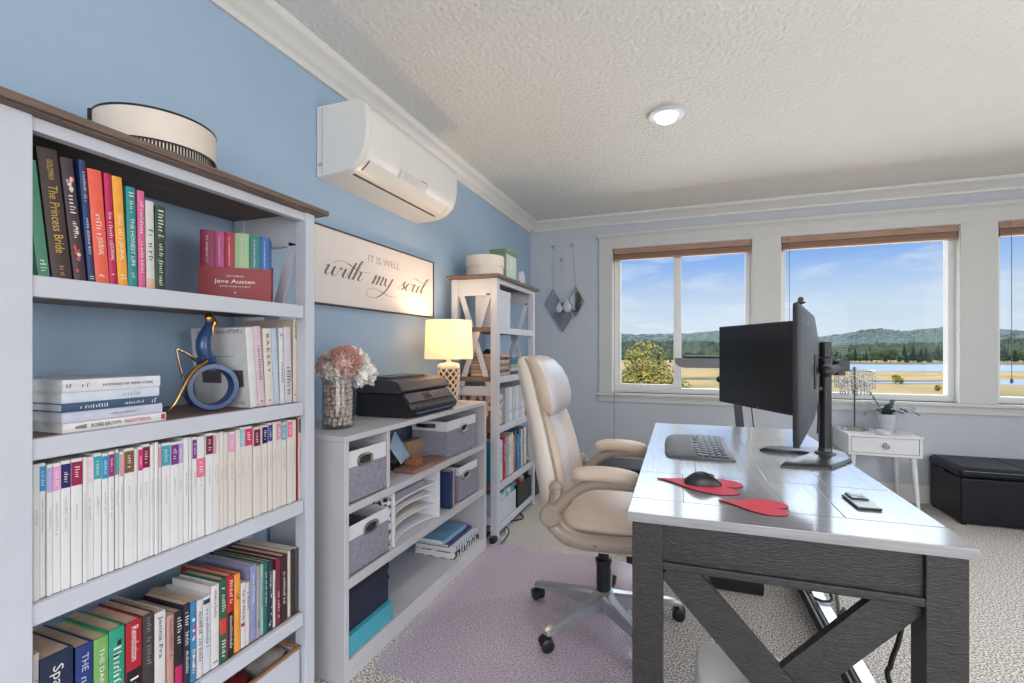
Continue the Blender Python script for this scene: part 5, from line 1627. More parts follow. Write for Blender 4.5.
BEIGE = M('beige_leather', (214, 194, 176), .36, var=.03, scale=10, bump=.12, bscale=160)
PEARL = M('pearl_leather', (222, 218, 218), .30, var=.02, scale=10, bump=.1, bscale=160)
TAUPE = M('taupe_frame', (164, 148, 134), .32, var=.03)
CREAMS = M('cream_shell', (226, 214, 200), .4, var=.02)
SILVER = M('silver_base', (178, 180, 186), .28, metal=.75, var=.05)
KX, KY = 1.16, 2.12
ch = thing('office_chair', 'beige padded high-back office chair on a silver star base with casters', 'chair', (KX, KY, .0055), (0, 0, R(2)))
b = MB()
b.lathe([(.02, .055), (.045, .06), (.055, .085), (.052, .125), (.034, .14)], (0, 0, 0), 24)
angs = [237, 165, 93, 21, 309]
for a in angs:
    d = Vector((math.cos(R(a)), math.sin(R(a)), 0)); t = Vector((-d.y, d.x, 0)); z = Vector((0, 0, 1))
    rr = []
    for q, w, z0, z1 in ((.03, .034, .07, .135), (.10, .028, .068, .124), (.20, .024, .068, .108), (.285, .022, .072, .096), (.325, .021, .068, .09), (.345, .014, .064, .080)):
        rr.append([d * q + t * (-w) + z * z0, d * q + t * w + z * z0, d * q + t * w * .98 + z * (z1 - .010), d * q + t * w * .55 + z * z1, d * q - t * w * .55 + z * z1, d * q - t * w * .98 + z * (z1 - .010)])
    b.rings(rr)
part(b, 'star_base', SILVER, ch, 'silver five-armed star base', smooth=30)
for a in angs:
    d = Vector((math.cos(R(a)), math.sin(R(a)), 0))
    o = d * .325
    b = MB()
    a2 = R(a + 65)
    w = Vector((math.cos(a2), math.sin(a2), 0)); f = Vector((-w.y, w.x, 0))
    c0 = o - f * .012
    for s in (-1, 1):
        b.tube([c0 + w * (s * .007) + Vector((0, 0, .0265)), c0 + w * (s * .010) + Vector((0, 0, .0265)), c0 + w * (s * .022) + Vector((0, 0, .0265)), c0 + w * (s * .026) + Vector((0, 0, .0265))], [.022, .0265, .0265, .020], 20)
    b.tube([o + Vector((0, 0, .03)), o + Vector((0, 0, .074))], .008, 10)
    b.rings([[c0 + w * q + Vector((0, 0, .0265)) + (f * math.cos(e) + Vector((0, 0, 1)) * math.sin(e)) * .029 for e in [R(10 + 16 * k) for k in range(11)]] for q in (-.024, .024)], cap=False, closed=False)
    part(b, 'caster', BLACKP, ch, 'black twin-wheel caster')
b = MB(); b.cyl((0, 0, .12), (0, 0, .27), .031, seg=20); b.cyl((0, 0, .27), (0, 0, .36), .024, seg=20); b.lathe([(.033, .255), (.036, .262), (.036, .275), (.026, .28)], (0, 0, 0), 20); part(b, 'gas_lift', BLACKP, ch, 'black gas lift column')
b = MB(); b.box((-.12, -.09, .35), (.12, .09, .395), .01); b.box((.10, -.06, .33), (.19, .02, .36), .008)
part(b, 'tilt_mechanism', BLACKP, ch)
b = MB(); b.cyl((.13, -.05, .30), (.13, -.05, .345), .028, seg=16); part(b, 'tension_knob', BLACKP, ch)
# seat
b = MB(); b.rings([sring(.035, 0, z, a, q, 3.2, 36) for z, a, q in ((.385, .19, .20), (.395, .225, .235), (.42, .245, .255), (.44, .25, .258), (.447, .24, .25))]); part(b, 'seat_pan', CREAMS, ch, 'cream seat underside')
b = MB()
rr = []
for z, a, q in ((.442, .235, .235), (.452, .262, .262), (.475, .272, .268), (.50, .268, .262), (.518, .245, .238), (.528, .20, .19), (.531, .12, .11)):
    ring = sring(.045, 0, z, a, q, 3.4, 44)
    for p in ring:
        if p.x > .2: p.z -= (p.x - .2) * .35
        p.z += .012 * (abs(p.y) / .26) ** 2
    rr.append(ring)
b.rings(rr); part(b, 'seat_cushion', BEIGE, ch, 'beige padded seat cushion', smooth=60)
b = MB(); b.tube([Vector((p.x, p.y, .4755 + (-(p.x - .2) * .35 if p.x > .2 else 0) + .012 * (abs(p.y) / .26) ** 2)) for p in sring(.045, 0, 0, .274, .270, 3.4, 44)], .004, 6, loop=True); part(b, 'seat_piping', TAUPE, ch)


# back
def back_loft(rows, n=3.2, seg=36):
    rr = []
    for z, xc, t, hw in rows:
        ring = sring(xc, 0, z, t / 2, hw, n, seg)
        for p in ring: p.x += .055 * (abs(p.y) / .25) ** 2.2
        rr.append(ring)
    return rr


BK = [(.43, -.185, .05, .16), (.45, -.195, .085, .205), (.50, -.205, .10, .232), (.60, -.222, .105, .245), (.72, -.245, .105, .246), (.84, -.268, .10, .236), (.94, -.290, .095, .220), (1.03, -.311, .09, .206), (1.09, -.326, .085, .195), (1.13, -.337, .075, .178), (1.155, -.345, .05, .15), (1.163, -.347, .02, .10)]
b = MB(); b.rings(back_loft(BK)); part(b, 'backrest', CREAMS, ch, 'cream upholstered back shell', smooth=60)


def x_front(z):
    for p, q in zip(BK[:-1], BK[1:]):
        if p[0] <= z <= q[0]:
            k = (z - p[0]) / (q[0] - p[0]); return p[1] + (q[1] - p[1]) * k + (p[2] + (q[2] - p[2]) * k) / 2
    return BK[-1][1]


def pad(y0f, y1f, z0, z1, thick, n, name, mat, lab, edge=.25):
    """padded panel lying on the front of the back; y0f/y1f(z) its two sides"""
    b = MB(); rows = []
    nz, ny = 14, 12
    for i in range(nz + 1):
        z = z0 + (z1 - z0) * i / nz
        e1 = min(1, math.sin(math.pi * i / nz) ** .45 + .02)
        row = []
        for j in range(ny + 1):
            s = j / ny
            y = y0f(z) + (y1f(z) - y0f(z)) * s
            e2 = min(1, math.sin(math.pi * s) ** .5 + .02)
            row.append((x_front(z) + .055 * (abs(y) / .25) ** 2.2 - .016 + thick * e1 * e2, y, z))
        rows.append(row)
    b.rings(rows, cap=False, closed=False)
    return part(b, name, mat, ch, lab, smooth=70)


hw = lambda z: .225 - .045 * max(0, (z - .6) / .5)
for s in (-1, 1):
    pad(lambda z: s * .092, lambda z: s * (hw(z) + .006), .50, .955, .040, 0, 'back_bolster', BEIGE if s < 0 else M('beige_grey_leather', (210, 200, 192), .34, var=.02), 'beige side bolster')
pad(lambda z: -.10, lambda z: .10, .495, .955, .050, 0, 'back_center_panel', PEARL, 'pearly centre panel')
b = MB()
rr = []
for z, xc, t, q in ((.905, -.232, .03, .10), (.915, -.230, .075, .15), (.95, -.232, .11, .178), (1.0, -.240, .125, .186), (1.06, -.256, .125, .184), (1.11, -.275, .112, .172), (1.145, -.292, .085, .15), (1.162, -.303, .05, .115), (1.168, -.306, .02, .06)):
    ring = sring(xc, 0, z, t / 2, q, 2.8, 36)
    for p in ring: p.x += .030 * (abs(p.y) / .19) ** 2.2
    rr.append(ring)
b.rings(rr); b.bm.normal_update()
bmesh.ops.recalc_face_normals(b.bm, faces=b.bm.faces)
for f in b.bm.faces:
    if f.normal.x < .30: f.material_index = 1
hr = part(b, 'headrest', [PEARL, BEIGE], ch, 'pearly padded headrest', smooth=70)
b = MB()
pts = []
for z, xc, t, q in BK[2:-1]:
    pts.append((xc + t * .32 + .055 * (q / .25) ** 2.2, q))
for s in (-1, 1):
    b.tube([(xc + .30 * t + .052 * (q / .25) ** 2.2, s * q * .985, z) for z, xc, t, q in BK[1:-1]], .0048, 6)
part(b, 'back_piping', TAUPE, ch)
# armrests
for s in (-1, 1):
    y = s * .292
    b = MB(); 
    rows = []
    for i in range(15):
        t = .5 - .5 * math.cos(math.pi * i / 14)
        x = -.085 + .272 * t
        e = max(.12, (1 - abs(2 * t - 1) ** 5) ** .5)
        zc = .712 + .012 * math.sin(math.pi * t) - .006 * t
        rows.append([(x, y + .041 * e * math.copysign(abs(math.cos(k)) ** .8, math.cos(k)), zc + .028 * e * math.copysign(abs(math.sin(k)) ** .8, math.sin(k))) for k in [2 * math.pi * q / 18 for q in range(18)]])
    b.rings(rows); ap = part(b, 'armrest', BEIGE, ch, 'beige padded armrest', smooth=60)
    b = MB()
    b.tube(smooth_path([(-.155, y, .555), (-.125, y, .59), (-.07, y, .645), (-.01, y, .676), (.06, y, .684), (.19, y, .683)], 5), [.026] * 8 + [.021] * 18, 12)
    b.tube(smooth_path([(-.165, y, .548), (-.158, y, .51), (-.11, y, .472), (-.03, y, .457), (.08, y, .458), (.165, y, .465), (.182, y, .47)], 5), [.028] * 10 + [.031] * 16 + [.029, .027, .023, .018, .012], 12)
    b.tube(smooth_path([(-.135, y * .985, .535), (-.11, y * .985, .50), (-.06, y * .985, .474), (.02, y * .985, .464), (.14, y * .985, .470)], 5), .016, 10)
    part(b, 'arm_frame', TAUPE, ap, 'taupe loop frame')
    b = MB(); M4 = Matrix.Translation((-.163, y, .548)) @ Matrix.Rotation(R(90), 4, 'X')
    b.lathe([(.002, -.038), (.034, -.038), (.043, -.028), (.043, .028), (.034, .038), (.002, .038)], (0, 0, 0), 28, M4=M4)
    b.tube([(-.163, y * .97, .548), (-.155, y * .94, .60), (-.150, y * .92, .645)], [.034, .033, .030], 14, flat=.6)
    b.sphere((-.150, y * .92, .645), .030, 14, 10, sc3=(1, .6, 1))
    part(b, 'arm_pivot', TAUPE, ap, 'round pivot joint')
    b = MB()
    for px, pz in ((-.149, .636), (.01, .452), (.135, .458)):
        b.sphere((px, y + s * (.030 if pz < .5 else -.004), pz), .008, 10, 8)
    part(b, 'screws', STEEL, ap)

# ================================================================ DESK
DROT = R(1.1)
dk = thing('desk', 'weathered dark grey wooden desk with crossed end braces', 'desk', (1.356, 1.332, 0), (0, 0, DROT))
DTOP = M('desk_top_wood', (150, 150, 152), .34, col2=(132, 131, 134), scale=7, stretch=(14, 1.0, 14), bump=.03, bscale=34, coat=1.0, spec=1.0, rvar=.04)
DTOPX = M('desk_board_wood', (152, 151, 153), .34, col2=(134, 133, 136), scale=7, stretch=(1.0, 14, 14), bump=.03, bscale=34, coat=1.0, spec=1.0, rvar=.04)
DSIDE = M('desk_side_wood', (46, 45, 47), .42, col2=(32, 31, 33), scale=14, stretch=(3, 3, 14), bump=.5, bscale=26)
DLEG = M('desk_leg_wood', (52, 48, 46), .42, col2=(36, 34, 33), scale=14, stretch=(3, 3, 14), bump=.5, bscale=26)
DW, DL, DH = .760, 1.672, .76
b = MB(); g = .0012
b.box((0, 0, DH - .026), (DW, .135, DH), .0025, 1); b.box((0, 1.50, DH - .026), (DW, DL, DH), .0025, 1)
for y0, y1, xs in ((.135, .462, (0, .145, .415, .545, DW)), (.462, 1.50, (0, .19, .41, .585, DW))):
    for x0, x1 in zip(xs[:-1], xs[1:]): b.box((x0, y0 + g * .3, DH - .026), (x1, y1 - g * .3, DH), .0022, 0)
part(b, 'desk_top', [DTOP, DTOPX], dk, 'glossy grey planked top')
for x0, y0 in ((.012, .016), (DW - .092, .016), (.012, DL - .096), (DW - .092, DL - .096)):
    b = MB(); b.box((x0, y0, 0), (x0 + .080, y0 + .080, DH - .026), .003); part(b, 'leg', DLEG, dk)
for y0, y1, z0 in ((.030, .060, .625), (DL - .060, DL - .030, .625)):
    b = MB(); b.box((.090, y0, z0), (DW - .090, y1, DH - .027), .002); p = part(b, 'apron', DSIDE, dk)
    b = MB(); b.box((.090, y0 - .012 if y0 < 1 else y0, .606), (DW - .090, y1 if y0 < 1 else y1 + .012, .628), .004); part(b, 'apron_rail', DSIDE, p)
for x0, x1 in ((.034, .060), (DW - .060, DW - .034)):
    b = MB(); b.box((x0, .094, .625), (x1, DL - .094, DH - .027), .002); part(b, 'side_apron', DSIDE, dk)
for yb in (.045, DL - .072):
    for (xa, xb, dy) in ((.125, DW - .125, .0), (DW - .125, .125, .010)):
        b = MB(); b.bar((xa - .01 * (1 if xa < xb else -1), yb + dy, .615), (xb, yb + dy, .05), .028, .088, (1, 0, 0), .002); part(b, 'cross_brace', DLEG, dk)
    b = MB(); b.box((.090, yb - .012, .02), (DW - .090, yb + .028, .08), .003); part(b, 'bottom_rail', DSIDE, dk)


def dpos(x, y, z=0):
    return Matrix.Translation((1.356, 1.332, 0)) @ Matrix.Rotation(DROT, 4, 'Z') @ Vector((x, y, z))


# ---------------------------------------------------------------- monitors on their stand
SCREEN = M('dark_screen', (16, 19, 23), .22, var=.05)
MONB = M('monitor_back', (62, 66, 74), .38, var=.03)
MONE = M('monitor_edge', (30, 32, 36), .35)


def monitor(p0, p1, zb, zt, label):
    """p0 -> p1: the panel's two lower corners as seen from its back, the screen looks along local -y"""
    p0, p1 = Vector(p0), Vector(p1)
    d = p1 - p0; w = d.length; phi = math.atan2(d.y, d.x)
    r = thing('monitor', label, 'monitor', ((p0.x + p1.x) / 2, (p0.y + p1.y) / 2, zb), (0, 0, phi), 'pair of monitors on the desk stand')
    h = zt - zb
    b = MB(); b.box((-w / 2, -.007, 0), (w / 2, .008, h), .003); part(b, 'bezel', MONE, r)
    b = MB(); b.box((-w / 2 + .006, -.0078, .016), (w / 2 - .006, -.0068, h - .006)); part(b, 'screen', SCREEN, r)
    b = MB()
    b.rings([[(-w / 2 * a, y, h / 2 - h / 2 * c), (w / 2 * a, y, h / 2 - h / 2 * c), (w / 2 * a, y, h / 2 + h / 2 * c), (-w / 2 * a, y, h / 2 + h / 2 * c)] for a, c, y in ((.985, .975, .0075), (.95, .90, .011), (.62, .56, .024), (.58, .52, .025))])
    bc = part(b, 'back_cover', MONB, r, 'grey tapering back', smooth=20)
    b = MB(); b.tube([(.17 + .012 * math.cos(a), .0165, h * .86 + .012 * math.sin(a)) for a in [2 * math.pi * k / 18 for k in range(18)]], .0016, 5, loop=True); b.bar((.163, .0165, h * .86 - .008), (.177, .0165, h * .86 + .008), .0016, .0016)
    part(b, 'back_mark', STEEL, bc)
    b = MB(); b.box((-.05, .0245, h / 2 - .05), (.05, .030, h / 2 + .05), .003); part(b, 'mount_plate', BLACKP, r)
    b = MB(); b.box((-.006, -.0086, .005), (.006, -.0068, .010)); part(b, 'front_mark', M('mark_grey', (120, 122, 126), .4), r)
    return r


monitor((1.918, 1.944), (1.762, 1.357), .955, 1.316, 'monitor seen edge-on, its grey back turned to the window wall')
monitor((1.656, 2.545), (1.930, 2.004), .947, 1.310, 'monitor whose black screen faces the office chair')
b = MB()
c = Vector((1.778, 1.41, 1.3165))
b.box((c.x - .010, c.y - .02, 1.3165), (c.x + .012, c.y + .02, 1.321), .002); b.tube([(c.x, c.y - .022, 1.3265), (c.x + .008, c.y + .022, 1.3265)], .0065, 14)
solo(b, 'webcam', BLACKP, 'small black webcam clipped on top of the edge-on monitor', 'webcam')
PX, PY = 2.035, 2.285
r = thing('monitor_stand', 'black pole stand with forked flat base carrying both monitors', 'monitor stand', (PX, PY, .76), world=True)
b = MB(); zt_ = .7608
po = [at(u, v, z=.76) for u, v in ((759.6, 450.8), (764, 448.6), (800, 449.6), (822, 449.5), (846, 455.5), (852, 462.5), (832, 470), (800, 468.6), (780, 467.4), (786, 463.8), (806, 457.6), (809, 455.6), (800, 454.2), (783, 453.6))]
ce = Vector((sum(p.x for p in po) / len(po), sum(p.y for p in po) / len(po), 0))
b.rings([[(p.x, p.y, zt_) for p in po], [(p.x, p.y, zt_ + .006) for p in po], [(p.x + (PX - p.x) * .07, p.y + (PY - p.y) * .07, zt_ + .014) for p in po]])
b.lathe([(.04, .772), (.036, .782), (.026, .786), (.023, .80)], (PX, PY, 0), 24)
part(b, 'stand_base', M('stand_metal', (58, 60, 64), .3, metal=.3), r)
b = MB(); b.cyl((PX, PY, .77), (PX, PY, 1.228), .0225, seg=24); b.lathe([(.0225, 1.226), (.02, 1.231), (.002, 1.232)], (PX, PY, 0), 24); part(b, 'pole', BLACKP, r)
b = MB(); b.lathe([(.024, 1.10), (.034, 1.105), (.034, 1.165), (.024, 1.17)], (PX, PY, 0), 24); b.tube([(PX + .02, PY + .008, 1.137), (PX + .07, PY + .02, 1.137)], [.014, .012], 10); b.box((PX + .045, PY - .01, 1.112), (PX + .085, PY + .045, 1.160), .006)
part(b, 'clamp', BLACKP, r)
for mp, ez in (((1.8905, 1.640), 1.1355), ((1.8375, 2.2955), 1.1285)):
    b = MB(); e = Vector((mp[0], mp[1], ez))
    m = (Vector((PX, PY, ez)) + e) / 2 + Vector((.04, 0, 0))
    b.tube([(PX, PY, ez), m], .015, 10); b.tube([m, e], .014, 10); b.cyl(m - Vector((0, 0, .025)), m + Vector((0, 0, .025)), .019, seg=14); b.sphere(e, .018, 12, 8)
    part(b, 'support_arm', BLACKP, r)
b = MB(); b.tube(smooth_path([(PX - .028, PY - .03, 1.12), (PX - .034, PY - .035, 1.02), (PX - .03, PY - .03, .93), (PX - .034, PY - .034, .86)]), .004, 6); b.box((PX - .046, PY - .05, 1.035), (PX - .02, PY - .02, 1.05), .002)
part(b, 'cable_clip', BLACKP, r)

# ---------------------------------------------------------------- keyboard, mouse, heart pads, phone
kd = thing('keyboard', 'curved grey ergonomic keyboard with padded wrist rest', 'keyboard', (1.555, 2.31, .7605), (0, 0, R(91)))
KL = .50


def khump(x): return .012 + .016 * (1 - (abs(x) / (KL / 2)) ** 2)


b = MB()
# local x runs along the keyboard, local y away from the sitter; the sitter's side is +y here
def kslab(y0, y1, dz0, dz1, xs=1.0):
    rr = []
    for i in range(21):
        x = -KL / 2 + KL * i / 20
        bow = .014 * (1 - (2 * x / KL) ** 2)
        z = khump(x)
        rr.append([(x, y0 + bow, .001), (x, y1 + bow, .001), (x, y1 + bow, z + dz1), (x, y0 + bow, z + dz0)])
    b.rings(rr)


kslab(-.125, .02, -.004, .0)
part(b, 'key_deck', M('key_deck_grey', (96, 98, 102), .4), kd)
b = MB()
rr = []
for i in range(25):
    x = -KL / 2 - .002 + (KL + .004) * i / 24
    bow = .014 * (1 - (2 * x / KL) ** 2)
    e = max(.0, 1 - abs(2 * x / (KL + .004)) ** 10)
    z = khump(x) + .004 * e
    rr.append([(x, .018 + bow, .0), (x, .118 + bow + .012 * e, .0), (x, .122 + bow + .010 * e, z * .45), (x, .108 + bow, z * .85), (x, .07 + bow, z), (x, .018 + bow, z)])
b.rings(rr); part(b, 'wrist_rest', M('wrist_rest_grey', (84, 84, 88), .55, bump=.1), kd, 'dark grey padded wrist rest', smooth=60)
b = MB()
for row in range(5):
    for k in range(15):
        x = -KL / 2 + .018 + k * (KL - .036) / 14
        y = .004 - row * .0245 + .014 * (1 - (2 * x / KL) ** 2)
        if row == 0 and 4 < k < 10: 
            if k % 2: continue
        z = khump(x) - .0008 * row
        b.box((x - .0125, y - .0105, z), (x + .0125, y + .0095, z + .0048), .0018, seg=1)
part(b, 'keys', M('key_grey', (92, 94, 100), .4, var=.06), kd, 'rows of grey keys')
b = MB()
po = []
for k in range(60):
    t = 2 * math.pi * k / 60
    po.append((16 * math.sin(t) ** 3, 13 * math.cos(t) - 5 * math.cos(2 * t) - 2 * math.cos(3 * t) - math.cos(4 * t)))
PADT = M('coral_red_fabric', (226, 74, 92), .6, var=.04, scale=40)


def heart(tip, lobe, width, label):
    tip, lobe = Vector(tip), Vector(lobe)
    d = (lobe - tip); L = d.length; d.normalize(); n = Vector((-d.y, d.x))
    r = thing('heart_pad', label, 'heart shaped pad', (tip.x + d.x * L / 2, tip.y + d.y * L / 2, .7605), world=True, group='coral red heart pads on the desk')
    pts = [(tip.x + d.x * (q + 17) / 29 * L + n.x * p / 32 * width, tip.y + d.y * (q + 17) / 29 * L + n.y * p / 32 * width) for p, q in po]
    b = MB(); b.prism(pts, lambda p, q, dd: (p, q, dd), .7605, .7635); part(b, 'rubber_backing', BLACKP, r, 'black rubber underside')
    ce_ = (tip + lobe) / 2
    pt2 = [(ce_.x + (p - ce_.x) * .995, ce_.y + (q - ce_.y) * .995) for p, q in pts]
    b = MB(); b.prism(pt2, lambda p, q, dd: (p, q, dd), .7635, .7652); part(b, 'pad_top', PADT, r, 'coral red top')


heart((1.412, 1.700), (1.668, 1.652), .185, 'large coral red heart mouse pad under the black mouse')
heart((1.594, 1.512), (1.768, 1.484), .135, 'smaller coral red heart coaster near the front edge of the desk')
ms = thing('mouse', 'black computer mouse on the large heart pad', 'mouse', (1.555, 1.668, .7654), (0, 0, R(10)))
b = MB()
rr = []
for i in range(13):
    t = i / 12
    x = -.056 + .112 * t
    e = max(.05, math.sin(math.pi * min(1, .04 + t * .92)) ** .5)
    hz = .040 * (math.sin(math.pi * (t * .78 + .16)) ** .8) * (.35 + .65 * e)
    rr.append([(x, .031 * e * math.cos(a), .001 + hz * max(0, math.sin(a)) ** .8) for a in [math.pi * q / 12 for q in range(13)]])
b.rings(rr); part(b, 'mouse_body', M('mouse_black', (34, 35, 38), .4), ms, smooth=70)
b = MB(); b.cyl((.026, -.003, .0245), (.026, .003, .0245), .010, seg=16); part(b, 'scroll_wheel', M('wheel_grey', (90, 90, 92), .5), ms)
b = MB(); b.tube([(.046, -.008, .0165), (.02, -.009, .0315), (-.01, -.009, .0385)], .0012, 5); part(b, 'button_seam', M('silver_trim', (150, 150, 152), .3), ms)
p = at(861, 503.5, z=.76)
ph = thing('phone', 'white-backed phone with black edge lying on the desk', 'phone', (p.x, p.y, .7605), (0, 0, R(3)))
b = MB(); b.box((-.030, -.062, 0), (.030, .062, .006), .005); part(b, 'case_edge', BLACKP, ph)
b = MB(); b.box((-.0275, -.0595, .0055), (.0275, .0595, .0072), .004); part(b, 'back_panel', M('pale_phone_back', (206, 208, 212), .3), ph)
b = MB(); b.box((-.022, .004, .0072), (.022, .062, .0125), .003); part(b, 'card_grip', BLACKP, ph)
b = MB(); b.box((-.019, .008, .0124), (.019, .058, .0136), .002); part(b, 'grip_face', M('marble_grip', (190, 192, 196), .3, col2=(60, 60, 64), scale=60, c_lo=.5, c_hi=.6), ph)

# ================================================================ UNDER AND BEHIND THE DESK
r = thing('step_stool', 'white plastic stool pushed under the front of the desk', 'stool', (1.668, 1.575, 0), world=True)
b = MB(); b.rings([sring(1.668, 1.575, z, a, q, 4.5, 40) for z, a, q in ((.012, .150, .138), (.20, .136, .122), (.236, .134, .120), (.247, .128, .114), (.25, .118, .105))]); part(b, 'stool_body', M('white_plastic', (224, 222, 218), .35), r)
b = MB()
for sx in (-1, 1):
    for sy in (-1, 1): b.cyl((1.668 + sx * .115, 1.575 + sy * .105, .0), (1.668 + sx * .115, 1.575 + sy * .105, .02), .014, seg=12)
part(b, 'rubber_feet', BLACKP, r)
r = thing('subwoofer', 'low black box on the carpet under the middle of the desk', 'box', (1.74, 2.78, 0), world=True)
b = MB(); b.box((1.615, 2.60, .004), (1.855, 2.86, .20), .008); part(b, 'box_body', BLACKP, r)
b = MB()
for k in range(7): b.box((1.63, 2.5985, .03 + k * .022), (1.84, 2.6005, .040 + k * .022))
part(b, 'front_grille', M('grille_black', (14, 14, 15), .6), r)
r = thing('equipment_rail', 'black and silver rail of exercise equipment lying under the desk', 'rail', (2.06, 2.2, 0), world=True)
b = MB(); b.bar((2.070, 1.62, .048), (2.046, 2.80, .048), .058, .09, (0, 0, 1), .006); part(b, 'rail_body', BLACKP, r)
b = MB(); b.bar((2.076, 1.625, .0965), (2.052, 2.795, .0965), .046, .008, (0, 0, 1), .002); part(b, 'silver_track', M('silver_track', (206, 208, 214), .3, metal=.4), r, 'silver top track')
b = MB(); b.bar((2.0365, 1.65, .07), (2.014, 2.77, .07), .004, .010, (0, 0, 1)); part(b, 'side_stripe', M('silver_track', (206, 208, 214), .3, metal=.4), r)
b = MB(); b.tube(smooth_path([(2.02, 2.47, .115), (2.04, 2.52, .15), (2.085, 2.50, .145), (2.095, 2.44, .115), (2.06, 2.42, .108), (2.03, 2.44, .108)], 8), .006, 8); part(b, 'strap_loop', BLACKP, r)
cord([at(905.5, 606, y=1.60) + Vector((0, 0, 0)), at(899, 640, y=1.58), at(891, 664, y=1.56), at(892, 690, y=1.55), (2.14, 1.54, .006), (2.17, 1.75, .006)], .0065, 'desk_cable', CB, 'black cable hanging from the desk beside its window-side leg')
cord([(2.09, 2.30, .115), (2.12, 2.36, .12), (2.13, 2.45, .02), (2.16, 2.6, .006), (2.2, 2.8, .006)], .006, 'desk_cable', CB, 'black cable draped over the silver equipment rail')

EQG = M('equipment_grey', (122, 122, 128), .4)
r = thing('exercise_machine', 'grey exercise machine with long console bar standing at the window', 'exercise machine', (1.85, 3.72, 0), world=True)
b = MB()
rr = []
y = 3.62
for x, k in ((1.418, .35), (1.425, .62), (1.445, .88), (1.48, 1.0), (2.16, 1.0), (2.195, .88), (2.215, .62), (2.222, .35)):
    rr.append([(x, y - .06, 1.140), (x, y + .06, 1.140), (x, y + .05, 1.140 - .068 * k), (x, y - .05, 1.140 - .068 * k)])
b.rings(rr); part(b, 'console', EQG, r, 'grey console bar', smooth=40)
b = MB(); b.box((1.475, y - .065, 1.141), (2.165, y + .055, 1.156), .005); part(b, 'console_top', BLACKP, r, 'thin black tray on top')
b = MB(); b.bar((1.905, 3.66, .02), (1.80, 3.62, 1.085), .06, .05, (1, 0, 0), .006); part(b, 'upright_post', M('post_dark', (72, 72, 78), .4), r)
b = MB(); b.tube([(1.99, 3.64, .02), (1.925, 3.63, .70), (1.885, 3.62, 1.085)], .008, 8); part(b, 'cable_rod', STEEL, r, 'thin silver rod')
b = MB(); b.box((1.45, 3.58, 0), (2.20, 3.64, .05), .01); b.box((1.87, 3.30, 0), (1.94, 3.95, .045), .01); b.box((1.55, 3.90, 0), (2.15, 3.96, .05), .01); part(b, 'floor_frame', BLACKP, r)
b = MB(); b.tube([(1.72, y - .06, 1.06), (1.72, y - .12, 1.00), (1.76, y - .13, .985)], .014, 10); b.sphere((1.705, y - .12, 1.0), .022, 12, 8); part(b, 'adjusting_knob', BLACKP, r)
r = thing('padded_bench', 'black padded bench standing behind the office chair', 'bench', (1.09, 3.2, 0), world=True)
b = MB(); b.rings([sring(1.10, 3.20, z, a, q, 6, 32) for z, a, q in ((.405, .205, .165), (.415, .215, .175), (.44, .215, .175), (.455, .20, .16), (.458, .16, .13))]); part(b, 'seat', M('black_vinyl', (20, 22, 30), .65, spec=.2), r, smooth=60)
for sx in (-1, 1):
    for sy in (-1, 1):
        b = MB(); b.cyl((1.10 + sx * .17, 3.20 + sy * .13, 0), (1.10 + sx * .16, 3.20 + sy * .12, .41), .013, seg=12); part(b, 'leg', BLACKP, r)

# ================================================================ NIGHTSTAND CORNER
NX0, NX1, NY0, NY1, NZ0, NZ1 = 2.612, 3.055, 4.17, 4.585, .43, .58
NWH = M('nightstand_white', (214, 214, 216), .38, var=.012)
r = thing('nightstand', 'white nightstand with one drawer and splayed legs under the window', 'nightstand', ((NX0 + NX1) / 2, (NY0 + NY1) / 2, 0), world=True)
t = .018
b = MB(); b.box((NX0 - .004, NY0 - .004, NZ1 - t), (NX1 + .004, NY1, NZ1), .003); part(b, 'top_board', NWH, r)
b = MB()
b.box((NX0, NY0, NZ0), (NX1, NY1, NZ0 + t), .002); b.box((NX0, NY0, NZ0 + t), (NX0 + t, NY1, NZ1 - t), .002); b.box((NX1 - t, NY0, NZ0 + t), (NX1, NY1, NZ1 - t), .002); b.box((NX0 + t, NY1 - .008, NZ0 + t), (NX1 - t, NY1, NZ1 - t))
part(b, 'case', NWH, r)
b = MB(); b.box((NX0 + t + .002, NY0 + .003, NZ0 + t + .002), (NX1 - t - .002, NY0 + .02, NZ1 - t - .002), .002); b.box((NX0 + .03, NY0 + .02, NZ0 + t + .004), (NX1 - .03, NY1 - .02, NZ1 - .05)); dr = part(b, 'drawer', NWH, r)
kx, kz = (NX0 + NX1) / 2 + .005, .503
b = MB(); b.tube([(kx + .019 * math.cos(a), NY0 - .010, kz + .019 * math.sin(a)) for a in [2 * math.pi * k / 20 for k in range(20)]], .0028, 7, loop=True); b.cyl((kx, NY0 + .004, kz + .02), (kx, NY0 - .014, kz + .02), .006, seg=12); b.lathe([(.002, 0), (.012, 0), (.010, .003), (.002, .004)], (0, 0, 0), 14, M4=Matrix.Translation((kx, NY0 + .004, kz)) @ Matrix.Rotation(R(90), 4, 'X'))
part(b, 'ring_pull', M('nickel', (140, 140, 142), .3, metal=1.0), dr, 'nickel ring pull')
for sx, xx in ((-1, NX0 + .04), (1, NX1 - .04)):
    for sy, yy in ((-1, NY0 + .045), (1, NY1 - .045)):
        b = MB(); b.tube([(xx, yy, NZ0 + .001), (xx + sx * .028, yy + sy * .02, 0)], [.020, .011], 14); part(b, 'leg', NWH, r)

